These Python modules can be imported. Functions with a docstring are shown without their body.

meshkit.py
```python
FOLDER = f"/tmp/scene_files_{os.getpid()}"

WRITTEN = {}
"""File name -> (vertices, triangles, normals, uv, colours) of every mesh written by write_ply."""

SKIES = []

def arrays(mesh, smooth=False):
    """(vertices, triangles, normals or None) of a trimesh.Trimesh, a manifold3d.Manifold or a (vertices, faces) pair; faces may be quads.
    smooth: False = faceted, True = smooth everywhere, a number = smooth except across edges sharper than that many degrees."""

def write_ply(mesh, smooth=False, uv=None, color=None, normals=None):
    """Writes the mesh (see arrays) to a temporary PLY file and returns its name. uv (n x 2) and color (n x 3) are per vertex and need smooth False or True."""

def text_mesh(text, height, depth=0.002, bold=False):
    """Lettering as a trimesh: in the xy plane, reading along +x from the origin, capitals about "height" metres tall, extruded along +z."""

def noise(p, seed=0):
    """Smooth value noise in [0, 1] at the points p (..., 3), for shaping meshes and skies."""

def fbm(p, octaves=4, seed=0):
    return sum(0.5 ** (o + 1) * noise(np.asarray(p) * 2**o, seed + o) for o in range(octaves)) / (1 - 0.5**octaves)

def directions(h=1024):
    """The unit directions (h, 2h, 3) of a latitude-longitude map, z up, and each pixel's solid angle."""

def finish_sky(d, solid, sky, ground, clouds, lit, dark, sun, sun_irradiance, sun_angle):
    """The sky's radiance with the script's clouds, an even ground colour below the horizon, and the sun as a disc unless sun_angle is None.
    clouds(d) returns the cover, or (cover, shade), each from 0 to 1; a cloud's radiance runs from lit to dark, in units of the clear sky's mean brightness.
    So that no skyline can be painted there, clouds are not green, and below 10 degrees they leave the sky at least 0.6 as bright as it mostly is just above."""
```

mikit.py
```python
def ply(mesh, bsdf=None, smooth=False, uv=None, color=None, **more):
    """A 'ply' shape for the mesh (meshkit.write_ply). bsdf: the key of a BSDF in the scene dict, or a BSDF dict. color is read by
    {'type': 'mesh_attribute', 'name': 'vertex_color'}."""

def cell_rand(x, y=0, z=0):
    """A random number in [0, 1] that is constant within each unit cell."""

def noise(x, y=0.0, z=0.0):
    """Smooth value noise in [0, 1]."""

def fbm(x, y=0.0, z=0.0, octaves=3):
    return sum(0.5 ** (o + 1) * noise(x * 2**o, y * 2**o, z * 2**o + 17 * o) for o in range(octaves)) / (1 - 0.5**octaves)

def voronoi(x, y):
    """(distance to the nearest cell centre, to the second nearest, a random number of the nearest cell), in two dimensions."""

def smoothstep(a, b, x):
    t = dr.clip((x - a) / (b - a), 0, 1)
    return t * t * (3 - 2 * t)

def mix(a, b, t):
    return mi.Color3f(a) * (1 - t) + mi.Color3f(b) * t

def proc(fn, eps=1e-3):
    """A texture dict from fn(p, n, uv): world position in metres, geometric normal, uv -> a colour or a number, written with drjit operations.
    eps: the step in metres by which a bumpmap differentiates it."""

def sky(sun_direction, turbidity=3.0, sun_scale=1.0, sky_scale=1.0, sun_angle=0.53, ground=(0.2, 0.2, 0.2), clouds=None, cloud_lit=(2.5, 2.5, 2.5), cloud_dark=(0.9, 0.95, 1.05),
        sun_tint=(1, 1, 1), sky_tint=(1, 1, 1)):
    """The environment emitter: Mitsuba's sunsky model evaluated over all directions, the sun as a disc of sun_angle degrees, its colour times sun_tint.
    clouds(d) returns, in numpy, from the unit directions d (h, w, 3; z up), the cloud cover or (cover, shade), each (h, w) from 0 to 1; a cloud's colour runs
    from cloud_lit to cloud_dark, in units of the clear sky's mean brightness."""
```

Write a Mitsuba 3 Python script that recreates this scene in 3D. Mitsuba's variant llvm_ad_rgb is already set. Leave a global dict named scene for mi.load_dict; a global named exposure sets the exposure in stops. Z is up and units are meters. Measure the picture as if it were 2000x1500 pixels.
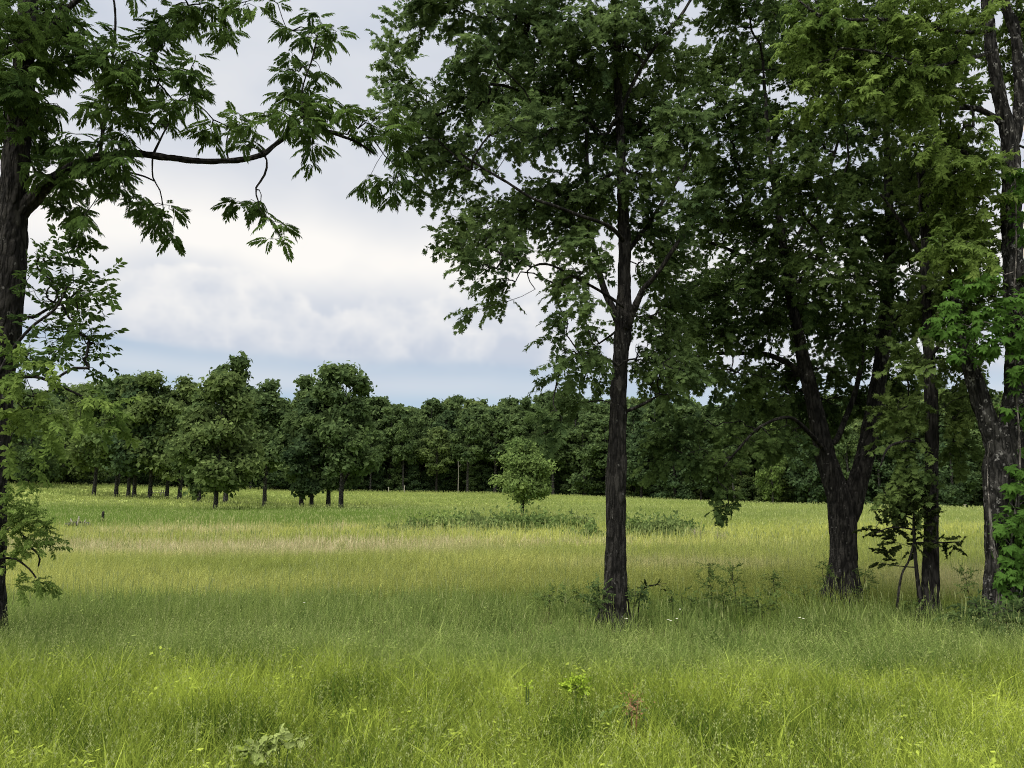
import math, random
import numpy as np, trimesh, mitsuba as mi, drjit as dr
import mikit, meshkit
from mikit import noise, fbm, smoothstep, mix, proc

random.seed(7)
RNG = np.random.default_rng(7)
scene, labels = {}, {}
T = mi.ScalarTransform4f

# ------------------------------------------------------------------ camera, sky, exposure
EYE, FOCAL, PITCH = np.array([0.0, 0.0, 1.7]), 1500.0, math.radians(7.8)      # FOCAL in pixels of a 2000 x 1500 frame
CP, SP = math.cos(PITCH), math.sin(PITCH)
scene['camera'] = {'type': 'perspective', 'fov': math.degrees(2 * math.atan(1000 / FOCAL)), 'fov_axis': 'x', 'near_clip': 0.05, 'far_clip': 5000.0,
                   'to_world': T().look_at(origin=EYE.tolist(), target=[0, CP, 1.7 + SP], up=[0, 0, 1])}


def clouds(d):
    """A closed deck of stratus with a bank of cumulus under it and a thin clear strip low down, all round the horizon."""
    el = np.degrees(np.arcsin(np.clip(d[..., 2], -1, 1)))
    az = np.degrees(np.arctan2(d[..., 0], d[..., 1]))
    n = lambda fx, fz, o, s: meshkit.fbm(np.stack([d[..., 0] * fx, d[..., 1] * fx, el * fz], -1), o, s)
    tilt = 3.0 * np.sin(np.radians(az + 14))                                     # the deck's edge runs down to the right
    edge = 9.3 - tilt + 1.4 * (n(5, 0.0, 3, 3) - 0.5)
    h = el - edge
    streak = n(4.0, 0.10, 5, 11)
    broad = n(2.0, 0.05, 3, 23)
    fine = n(12.0, 0.22, 5, 31)
    shade = 0.85 + 0.8 * (broad - 0.5) + 0.9 * (streak - 0.5) + 0.4 * (fine - 0.5)
    bright = np.exp(-((h - 7.9 - 5.0 * (streak - .5)) / 2.6) ** 2)                # the pale gap between the two layers
    shade = shade - 0.70 * bright
    puff = n(22, 0.40, 6, 41)
    top = 5.0 + 7.0 * (n(9, 0.0, 6, 51) - 0.5) + 3.0 * (puff - 0.5)               # cumulus tops
    inbank = 1 / (1 + np.exp(np.clip(-(top - h) / 0.12, -30, 30))) * (h > -3)
    q = np.stack([d[..., 0] * 17, d[..., 1] * 17, el * 0.30], -1)
    billow = sum(0.55 ** o * np.abs(2 * meshkit.noise(q * 1.9 ** o + 0.9 * (puff[..., None] - 0.5), 91 + o) - 1) for o in range(6)) / 2.16
    lump = 0.66 + 1.25 * (billow - 0.32) + 1.1 * (broad - 0.5) + 0.5 * np.clip((2.2 - h) / 4, 0, 1) - 0.25 * np.exp(-np.abs(h - top) / 0.5)
    shade = shade * (1 - inbank * 0.9) + inbank * 0.9 * lump
    soft = n(5, 0.5, 4, 61)
    gap = 1 / (1 + np.exp(np.clip((h - 1.0 * (soft - .5)) / (0.08 + 0.5 * n(4, 0, 2, 83) ** 2), -30, 30)))                     # below the deck's edge
    strip = gap * np.exp(-np.clip(-h, 0, 9) / (0.7 + 1.6 * n(6, 0.0, 2, 71)))
    strip2 = 1.6 * np.clip(n(5, 0.0, 3, 87) - 0.35, 0, 1) * np.exp(-((h + 2.0 + 3.0 * (n(3, 0, 3, 77) - 0.5)) / (0.3 + 1.1 * n(7, 0.3, 2, 89))) ** 2)
    cover = np.clip(1 - 0.8 * strip - strip2 * gap + 0.35 * (soft - 0.5) * gap, 0, 1)
    low = np.clip(1 - el / 7.0, 0, 1)
    shade = shade * (1 - gap) + gap * np.clip(0.62 - 0.45 * low + 0.8 * (soft - 0.5), 0, 1)
    return cover, np.clip(shade, 0, 1)


SUN = (-0.34, -0.24, 0.90)
scene['sky_light'] = mikit.sky(SUN, turbidity=3.0, sun_scale=0.3, sky_scale=0.18, sun_angle=75, sky_tint=(1.12, 1.00, 0.88), ground=(0.06, 0.08, 0.03), sun_tint=(0.90, 1.0, 1.14),
                               clouds=clouds, cloud_lit=(2.78, 2.71, 2.60), cloud_dark=(1.70, 1.84, 2.10))
exposure = 4.57


# ------------------------------------------------------------------ helpers
def ray(px, py):
    u, v = (np.asarray(px, float) - 1000) / FOCAL, (750 - np.asarray(py, float)) / FOCAL
    return np.stack([u + 0 * v, CP - SP * v + 0 * u, SP + CP * v + 0 * u], -1)


def at(px, py, y):
    """The point at distance y (metres, straight ahead) that stands in this direction."""
    d = ray(px, py)
    return EYE + d * (np.asarray(y, float) / d[..., 1])[..., None]


U = (np.array([-500, 0, 100, 500, 800, 1000, 1500, 1930, 2500]) - 1000) / 1513.0
ZFAR = [2.4, 2.4, 2.4, 1.45, 0.95, 0.75, -1.0, -1.55, -1.6]
DFAR = [105., 108, 112, 138, 150, 155, 122, 100, 95]


def ground(x, y):
    x, y = np.asarray(x, float), np.asarray(y, float)
    u = np.clip(x / np.maximum(y, 8), -1, 1)
    zf = sum(np.interp(u + k, U, ZFAR) for k in (-.08, 0, .08)) / 3
    df = sum(np.interp(u + k, U, DFAR) for k in (-.08, 0, .08)) / 3
    t = np.clip((y - 30) / (df - 30), 0, 1.0)
    return zf * t ** 2.5 + 0.10 * (meshkit.fbm(np.stack([x * .22, y * .22, 0 * x], -1), 2, 5) - 0.5) * np.clip(y / 12, 0, 1)


def far_edge(u):
    return sum(np.interp(u + k, U, DFAR) for k in (-.08, 0, .08)) / 3


def ground_hit(px, row, lift=0.0):
    ys = np.geomspace(3, 220, 4000)
    p = at(px, row, ys)
    below = p[:, 2] <= ground(p[:, 0], p[:, 1]) + lift
    k = int(np.argmax(below)) if below.any() else len(ys) - 1
    q = p[k]
    return np.array([q[0], q[1], float(ground(q[0], q[1]))])


def numbered(key):
    if key not in USED:
        USED[key] = 0
        return key
    USED[key] += 1
    return f'{key}_{USED[key]:03d}'


USED = {}


def thing(name, label, cat, group=None, kind=None):
    key = numbered(name)
    labels[key] = {'label': label, 'category': cat}
    if group: labels[key]['group'] = group
    if kind: labels[key]['kind'] = kind
    return key


def part(holder, name, mesh, bsdf, smooth=False, uv=None, kind=None, label=None):
    key = numbered(f'{holder}__{name}')
    scene[key] = mikit.ply(mesh, bsdf, smooth=smooth, uv=uv)
    if kind or label:
        labels[key] = {**({'kind': kind} if kind else {}), **({'label': label} if label else {})}
    return key


def rot_from(x, up):
    """3 x 3 with first column x, third near up."""
    x = x / np.linalg.norm(x)
    y = np.cross(up, x)
    if np.linalg.norm(y) < 1e-4: y = np.cross([0, 1, 0.2], x)
    y /= np.linalg.norm(y)
    return np.stack([x, y, np.cross(x, y)], 1)


def mat(R, p, s=1.0):
    m = np.eye(4)
    m[:3, :3] = R * s
    m[:3, 3] = p
    return m


def group_of(gid, mesh, bsdf, uv):
    scene[gid] = {'type': 'shapegroup', 'piece': mikit.ply(mesh, bsdf, uv=uv)}


def inst(key, gid, m):
    scene[key] = {'type': 'instance', 'shapegroup': {'type': 'ref', 'id': gid}, 'to_world': T(m)}


class Soup:
    """Collects vertices, triangles and uv (uv.x: a random number of the piece, uv.y: its kind)."""
    def __init__(self): self.v, self.f, self.u, self.n = [], [], [], 0

    def add(self, v, f, uv):
        v, f = np.asarray(v, float), np.asarray(f, int)
        self.v.append(v); self.f.append(f + self.n); self.u.append(np.broadcast_to(np.asarray(uv, float), (len(v), 2))); self.n += len(v)

    def many(self, v, f, uv):
        """v (k, n, 3), f (m, 3), uv (k, 2)"""
        k, n = v.shape[:2]
        self.v.append(v.reshape(-1, 3)); self.f.append((f[None] + (np.arange(k) * n)[:, None, None]).reshape(-1, 3) + self.n)
        self.u.append(np.repeat(uv, n, 0)); self.n += k * n

    def get(self): return (np.vstack(self.v), np.vstack(self.f)), np.vstack(self.u)


def spline(pts, radii, step):
    pts, radii = np.asarray(pts, float), np.asarray(radii, float)
    from scipy.interpolate import PchipInterpolator
    s = np.r_[0, np.cumsum(np.linalg.norm(np.diff(pts, axis=0), axis=1))]
    n = max(3, int(s[-1] / step) + 1)
    t = np.linspace(0, s[-1], n)
    return PchipInterpolator(s, pts)(t), PchipInterpolator(s, radii)(t), t


def tube(pts, radii, sides=10, step=0.1, bark=0.0, seed=0, ridges=9, lump=0.05):
    """A tapered limb; bark: depth of the ridges of its bark in metres."""
    p, r, t = spline(pts, radii, step)
    d = np.gradient(p, axis=0)
    d /= np.linalg.norm(d, axis=1, keepdims=True)
    a = np.cross(d, [0.13, 1, 0.21]); a /= np.linalg.norm(a, axis=1, keepdims=True)
    b = np.cross(d, a)
    ang = np.arange(sides) * 2 * np.pi / sides
    c, s = np.cos(ang)[None], np.sin(ang)[None]
    R = r[:, None] * np.ones((1, sides))
    if bark or lump:
        w = lambda k, m, sd: meshkit.fbm(np.stack([c * k + 0 * t[:, None], s * k + 0 * t[:, None], t[:, None] * m + 0 * c], -1), 2, seed + sd)
        R = R * (1 + 2 * lump * (w(0.8, 1.3, 1) - 0.5))
        if bark:
            q = w(ridges / 2.6, 3.2, 2)
            R = R + bark * (np.abs(2 * q - 1) ** 0.6 * 1.6 - 0.75) + bark * 0.9 * (w(ridges / 1.1, 9, 3) - .5)
    v = p[:, None] + R[..., None] * (c[..., None] * a[:, None] + s[..., None] * b[:, None])
    n = len(p)
    i, j = np.meshgrid(np.arange(n - 1), np.arange(sides), indexing='ij')
    q = np.stack([i * sides + j, i * sides + (j + 1) % sides, (i + 1) * sides + (j + 1) % sides, (i + 1) * sides + j], -1).reshape(-1, 4)
    f = np.vstack([q[:, [0, 1, 2]], q[:, [0, 2, 3]]])
    v = np.vstack([v.reshape(-1, 3), p[-1:] + d[-1:] * r[-1]])
    e = (n - 1) * sides
    f = np.vstack([f, [[e + k, e + (k + 1) % sides, n * sides] for k in range(sides)]])
    return v, f


# ------------------------------------------------------------------ materials
def col(*c): return mi.Color3f(*c)


def leaf_mat(key, dark, light, trans=0.7, rough=0.5, hue=(0, 0, 0)):
    def fn(p, n, uv):
        w = dr.clip(0.62 * uv.x + 0.75 * (noise(p.x * 1.7, p.y * 1.7, p.z * 1.7) - 0.3), 0, 1)
        return mix(dark, light, w)
    scene[key] = {'type': 'principledthin', 'base_color': proc(fn), 'roughness': rough, 'diff_trans': trans, 'spec_trans': 0.0, 'eta': 1.4}


leaf_mat('leaf_walnut', (0.034, 0.064, 0.020), (0.105, 0.170, 0.040), rough=0.4)
leaf_mat('leaf_oak', (0.036, 0.066, 0.028), (0.145, 0.215, 0.070), rough=0.30, trans=0.95)
leaf_mat('leaf_oak_deep', (0.031, 0.058, 0.022), (0.130, 0.195, 0.055), rough=0.30, trans=0.95)
leaf_mat('leaf_bright', (0.064, 0.116, 0.028), (0.215, 0.305, 0.075), trans=0.9)
leaf_mat('leaf_vine', (0.040, 0.095, 0.018), (0.105, 0.21, 0.042), trans=0.8, rough=0.4)
leaf_mat('leaf_far', (0.040, 0.068, 0.031), (0.120, 0.175, 0.062))
leaf_mat('leaf_far_deep', (0.028, 0.052, 0.027), (0.085, 0.130, 0.053))
leaf_mat('leaf_far_olive', (0.056, 0.088, 0.034), (0.165, 0.222, 0.074))
leaf_mat('leaf_lone', (0.056, 0.095, 0.030), (0.145, 0.205, 0.058))
leaf_mat('leaf_single', (0.070, 0.118, 0.038), (0.190, 0.262, 0.080))
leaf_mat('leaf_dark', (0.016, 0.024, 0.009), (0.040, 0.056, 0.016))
leaf_mat('leaf_pale', (0.14, 0.19, 0.05), (0.30, 0.36, 0.13), trans=0.6)
leaf_mat('leaf_lime', (0.20, 0.31, 0.03), (0.40, 0.50, 0.07), trans=0.5)


def bark_mat(key, dark, light, lichen, patch=0.62):
    def fn(p, n, uv):
        a = fbm(p.x * 22, p.y * 22, p.z * 5, 3)
        rid = 1 - dr.abs(2 * noise(p.x * 38 + 2 * a, p.y * 38, p.z * 5) - 1)
        c = mix(dark, light, smoothstep(0.3, 0.75, a)) * (1 - 0.65 * smoothstep(0.72, 0.95, rid))
        l = smoothstep(patch, patch + 0.08, fbm(p.x * 26 + 4, p.y * 26, p.z * 14, 3)) * smoothstep(0.4, 0.6, noise(p.x * 90, p.y * 90, p.z * 50))
        return c * (1 - 0.8 * l) + mi.Color3f(lichen) * (0.8 * l)

    def bump(p, n, uv):
        a = fbm(p.x * 22, p.y * 22, p.z * 5, 3)
        rid = 1 - dr.abs(2 * noise(p.x * 38 + 2 * a, p.y * 38, p.z * 5) - 1)
        return 0.6 * fbm(p.x * 45, p.y * 45, p.z * 12, 3) - 0.5 * smoothstep(0.6, 0.95, rid)
    scene[key] = {'type': 'bumpmap', 'arbitrary': proc(bump, 2e-3), 'scale': 0.03,
                  'bsdf': {'type': 'twosided', 'bsdf': {'type': 'principled', 'base_color': proc(fn), 'roughness': 0.95, 'specular': 0.2}}}


bark_mat('bark_dark', (0.010, 0.0095, 0.009), (0.036, 0.034, 0.031), (0.15, 0.15, 0.14), 0.70)
bark_mat('bark_grey', (0.011, 0.011, 0.0105), (0.048, 0.047, 0.044), (0.22, 0.22, 0.21), 0.60)
bark_mat('bark_pale', (0.07, 0.065, 0.06), (0.19, 0.18, 0.16), (0.30, 0.29, 0.27))


def zone_tan(p):
    """Where the dry seeding grass stands (0 to 1)."""
    w = fbm(p.x * 0.35, p.y * 0.9, 3.0, 3)
    def strip(x0, x1, y0, y1, sx, sy):
        return smoothstep(x0 - sx, x0 + sx, p.x) * smoothstep(x1 + sx, x1 - sx, p.x) * smoothstep(y0 - sy, y0 + sy, p.y) * smoothstep(y1 + sy, y1 - sy, p.y)
    a = strip(-19.0, -1.0, 19.2, 23.6, 3.0, 1.6)
    b = strip(-3.0, 8.0, 22.6, 23.8, 4.0, .6) * 0.9
    c = strip(1.5, 5.5, 15.6, 16.9, 1.6, .8) * 0.75
    d = strip(6.5, 12.0, 11.8, 14.5, 1.2, 1.2) * 0.7
    e = strip(-16.0, -9.5, 28.0, 32.0, 1.5, 1.2) * 0.85
    f = strip(-8.5, -6.2, 30.5, 32.5, .5, .6) + strip(-5.2, 0.6, 29.8, 32.6, 1.0, .8) * 0.6
    return dr.clip((a + b + c + d + e + f) * smoothstep(0.30, 0.62, w + 0.16), 0, 1)


def grass_colour(p, r, kind):
    big = fbm(p.x * 0.21, p.y * 0.30, 0.0, 3)
    med = fbm(p.x * 0.9 + 5, p.y * 1.1, 7.0, 3)
    clump = fbm(p.x * 2.3 + 3, p.y * 2.3, 5.0, 3)
    lush = mix((0.054, 0.098, 0.015), (0.400, 0.490, 0.082), dr.clip(0.75 * r + 0.6 * (med - 0.40) + 0.9 * (clump - 0.47), 0, 1))
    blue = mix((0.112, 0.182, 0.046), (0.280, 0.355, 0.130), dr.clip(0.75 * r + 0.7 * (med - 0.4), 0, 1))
    field = mix((0.215, 0.268, 0.066), (0.460, 0.480, 0.150), dr.clip(0.55 * r + 1.1 * (big - 0.32), 0, 1))
    far = mix((0.165, 0.222, 0.062), (0.325, 0.362, 0.122), dr.clip(0.5 * r + 1.2 * (big - 0.35), 0, 1))
    green = mix((0.108, 0.182, 0.038), (0.185, 0.258, 0.066), r)
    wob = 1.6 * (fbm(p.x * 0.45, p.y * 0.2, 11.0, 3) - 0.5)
    # stands of different grasses: fine blue-green fescue along the trees with part of their shade painted into its colour, yellow meadow beyond, fresh green on the wet ground near the far clumps
    fes_shade = smoothstep(6.6, 7.8, p.y + wob) * smoothstep(12.3, 11.5, p.y + 0.5 * wob + 0.18 * dr.maximum(p.x, 0)) * smoothstep(0.34, 0.5, med + 0.35 * big + 0.06) * 0.75
    c = lush * (1 - fes_shade) + blue * fes_shade
    m = smoothstep(11.2, 12.6, p.y + 0.5 * wob + 0.1 * dr.maximum(p.x, 0))
    c = c * (1 - m) + field * m
    m = smoothstep(30, 40, p.y + 6 * (big - .5))
    c = c * (1 - m) + far * m
    m = smoothstep(31, 35, p.y) * smoothstep(70, 52, p.y) * smoothstep(-1.0, -8.0, p.x + 6 * (big - .5)) * 0.9
    c = c * (1 - m) + green * m
    t = zone_tan(p) * smoothstep(0.15, 0.5, r + 0.25)
    c = c * (1 - t) + mix((0.37, 0.34, 0.18), (0.54, 0.50, 0.31), r) * t
    seed = smoothstep(0.5, 0.6, kind)
    pale = mix((0.17, 0.22, 0.070), (0.36, 0.40, 0.17), r)
    return c * (1 - seed) + pale * seed


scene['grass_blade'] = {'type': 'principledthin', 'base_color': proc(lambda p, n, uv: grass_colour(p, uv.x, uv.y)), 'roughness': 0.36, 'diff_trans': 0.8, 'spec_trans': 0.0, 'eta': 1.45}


def soil(p, n, uv):
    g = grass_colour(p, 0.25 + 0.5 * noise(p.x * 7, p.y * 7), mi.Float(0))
    e = mix((0.05, 0.042, 0.024), (0.09, 0.08, 0.04), noise(p.x * 5, p.y * 5))
    k = smoothstep(16, 45, p.y) * 0.9 + 0.1
    return e * (1 - k) + g * k


scene['ground_earth'] = {'type': 'twosided', 'bsdf': {'type': 'diffuse', 'reflectance': proc(soil)}}
scene['wood_weathered'] = {'type': 'twosided', 'bsdf': {'type': 'diffuse', 'reflectance': proc(lambda p, n, uv: mix((0.16, 0.15, 0.13), (0.34, 0.32, 0.29), fbm(p.x * 6, p.y * 6, p.z * 20)))}}
scene['wood_grey'] = {'type': 'twosided', 'bsdf': {'type': 'diffuse', 'reflectance': proc(lambda p, n, uv: mix((0.07, 0.068, 0.06), (0.16, 0.155, 0.135), fbm(p.x * 6, p.y * 6, p.z * 8)))}}
scene['petal_white'] = {'type': 'twosided', 'bsdf': {'type': 'diffuse', 'reflectance': {'type': 'rgb', 'value': (0.78, 0.78, 0.70)}}}
scene['stem_green'] = {'type': 'twosided', 'bsdf': {'type': 'diffuse', 'reflectance': {'type': 'rgb', 'value': (0.07, 0.11, 0.03)}}}
scene['sorrel_red'] = {'type': 'twosided', 'bsdf': {'type': 'diffuse', 'reflectance': {'type': 'rgb', 'value': (0.20, 0.12, 0.065)}}}
scene['dead_twig'] = {'type': 'twosided', 'bsdf': {'type': 'diffuse', 'reflectance': {'type': 'rgb', 'value': (0.27, 0.24, 0.20)}}}

# ------------------------------------------------------------------ ground
gx = np.sinh(np.linspace(-1, 1, 181) * 6.2) / np.sinh(6.2) * 1500
gy = np.r_[-np.geomspace(1500, 2, 30), np.linspace(0, 40, 70), np.geomspace(41, 1500, 100)]
X, Y = np.meshgrid(gx, gy)
V = np.stack([X, Y, ground(X, Y)], -1).reshape(-1, 3)
i, j = np.meshgrid(np.arange(len(gy) - 1), np.arange(len(gx) - 1), indexing='ij')
k = i * len(gx) + j
Q = np.stack([k, k + 1, k + 1 + len(gx), k + len(gx)], -1).reshape(-1, 4)
scene['meadow'] = mikit.ply((V, Q), 'ground_earth', smooth=True)
labels['meadow'] = {'label': 'gently rolling ground of the open meadow', 'kind': 'structure'}

# ------------------------------------------------------------------ grass


def blades(n, area, h, width, segs, rng, lean=0.45, seeds=0.0, seed_size=0.03, forbs=0.0, panicles=0.0, spikes=12, spike=0.007):
    """n blades on a square of side area: (vertices, triangles, uv)."""
    s = Soup()
    x, y = (rng.random((2, n)) - 0.5) * area
    ph, face = rng.random((2, n)) * 2 * np.pi
    tuft = rng.random(n) < 0.6                                                # most blades stand in tufts that lean together
    nt = max(3, int(n / 45))
    tx, ty, tp, tr = (rng.random(nt) - .5) * area, (rng.random(nt) - .5) * area, rng.random(nt) * 2 * np.pi, rng.random(nt)
    ti = rng.integers(nt, size=n)
    sp = 0.045 * math.sqrt(area / 1.0)
    x = np.where(tuft, tx[ti] + sp * rng.standard_normal(n), x); y = np.where(tuft, ty[ti] + sp * rng.standard_normal(n), y)
    ph = np.where(tuft, tp[ti] + 0.9 * rng.standard_normal(n), ph)
    hh = h * (0.45 + 0.75 * rng.random(n) ** 1.3)
    le = lean * rng.random(n) ** 0.8
    droop = rng.random(n) ** 2.5 * 0.75
    w = width * (0.5 + 0.8 * rng.random(n) + 1.3 * (rng.random(n) < 0.06))
    tone = np.clip(np.where(tuft, 0.6 * tr[ti], 0.28) + 0.95 * rng.random(n) ** 2.0 - 0.08, 0, 1)
    ts = np.linspace(0, 1, segs + 1)
    rows = []
    for t in ts:
        out = hh * le * (t ** 1.6)
        z = hh * (t - droop * le * 1.3 * t ** 2.6) - 0.02
        cx, cy = x + np.cos(ph) * out, y + np.sin(ph) * out
        if t < 1:
            ww = w * 0.5 * (1 - t ** 2.2)
            rows += [np.stack([cx - np.cos(face) * ww, cy - np.sin(face) * ww, z], -1), np.stack([cx + np.cos(face) * ww, cy + np.sin(face) * ww, z], -1)]
        else:
            rows.append(np.stack([cx, cy, z], -1))
    v = np.stack(rows, 1)
    f = []
    for q in range(segs - 1):
        a = 2 * q
        f += [[a, a + 1, a + 3], [a, a + 3, a + 2]]
    f.append([2 * segs - 2, 2 * segs - 1, 2 * segs])
    s.many(v, np.array(f), np.stack([tone, np.zeros(n)], -1))
    if forbs:                                                                 # small round leaves of clover and other herbs among the blades
        q = int(n * forbs)
        nc = max(3, q // 30)
        ci = rng.integers(nc, size=q)
        fx, fy = ((rng.random((2, nc)) - 0.5) * area)[:, ci] + 0.07 * rng.standard_normal((2, q))
        fz = h * (0.25 + 0.45 * rng.random(nc)[ci] + 0.12 * rng.standard_normal(q))
        a = rng.random(q) * 2 * np.pi
        l = 0.010 + 0.014 * rng.random(q)
        c0 = np.stack([fx, fy, np.maximum(fz, .03)], -1)
        t = np.stack([np.cos(a), np.sin(a), 0.9 * (rng.random(q) - .5)], -1) * l[:, None]
        b = np.stack([-np.sin(a), np.cos(a), 0.7 * (rng.random(q) - .5)], -1) * (l * .55)[:, None]
        s.many(np.stack([c0 - t, c0 + b, c0 - b, c0 + t], 1), np.array([[0, 1, 3], [0, 3, 2]]), np.stack([np.clip(0.35 + 0.65 * rng.random(nc)[ci] + .1 * rng.standard_normal(q), 0, 1), np.full(q, 0.2)], -1))
    q = int(n * panicles)
    if q:                                                                     # grass in flower: open heads of many small spikelets
        bx, by = (rng.random((2, q)) - 0.5) * area
        pa = rng.random(q) * 2 * np.pi
        H = h * (0.85 + 0.6 * rng.random(q)); le = 0.35 * rng.random(q) * H
        fa = rng.random(q) * np.pi
        w0 = width * 0.16
        st = np.stack([np.stack([bx + sg * w0 * np.cos(fa), by + sg * w0 * np.sin(fa), 0 * bx], -1) for sg in (-1, 1)] + [np.stack([bx + np.cos(pa) * le, by + np.sin(pa) * le, H], -1)], 1)
        tn = rng.random(q)
        s.many(st, np.array([[0, 1, 2]]), np.stack([tn * .5, np.zeros(q)], -1))
        for _ in range(spikes):
            t = 0.72 + 0.30 * rng.random(q)
            r = 0.030 * (1.05 - t) / 0.33 * rng.random(q) ** .5 * (h / .36)
            a = rng.random(q) * 2 * np.pi
            c0 = np.stack([bx + np.cos(pa) * le * t ** 2 + r * np.cos(a), by + np.sin(pa) * le * t ** 2 + r * np.sin(a), H * t], -1)
            l = spike * (0.6 + 0.8 * rng.random(q))
            e1 = np.stack([np.cos(a) * .6, np.sin(a) * .6, 0.8 + 0 * a], -1) * l[:, None]
            e2 = np.stack([-np.sin(a), np.cos(a), 0 * a], -1) * (l * .3)[:, None]
            s.many(np.stack([c0 - e1, c0 + e2, c0 - e2, c0 + e1], 1), np.array([[0, 1, 3], [0, 3, 2]]), np.stack([np.clip(0.6 * tn + 0.4 * rng.random(q), 0, 1), np.ones(q)], -1))
    m = int(n * seeds)
    if m:                                                                     # flowering stems with a loose pale head
        x, y = (rng.random((2, m)) - 0.5) * area
        ph = rng.random(m) * 2 * np.pi
        H = h * (1.15 + 0.55 * rng.random(m))
        le = 0.22 * rng.random(m)
        fa = rng.random(m) * np.pi
        c, sn = np.cos(fa), np.sin(fa)
        def row(t, ww):
            cx, cy, z = x + np.cos(ph) * le * H * t ** 2, y + np.sin(ph) * le * H * t ** 2, H * t
            return [np.stack([cx - c * ww, cy - sn * ww, z], -1), np.stack([cx + c * ww, cy + sn * ww, z], -1)]
        w0 = width * 0.22
        v = np.stack(row(0, w0) + row(0.82, w0 * .8), 1)
        s.many(v, np.array([[0, 1, 3], [0, 3, 2]]), np.stack([rng.random(m), np.zeros(m)], -1))
        hw = seed_size * (0.10 + 0.16 * rng.random(m))
        v = np.stack(row(0.80, w0 * .5) + row(0.88, hw) + row(0.94, hw * .7) + row(1.0, w0 * .2), 1)
        s.many(v, np.array([[0, 1, 3], [0, 3, 2], [2, 3, 5], [2, 5, 4], [4, 5, 7], [4, 7, 6]]), np.stack([rng.random(m), np.ones(m)], -1))
    return s.get()


GN = [0]


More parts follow.
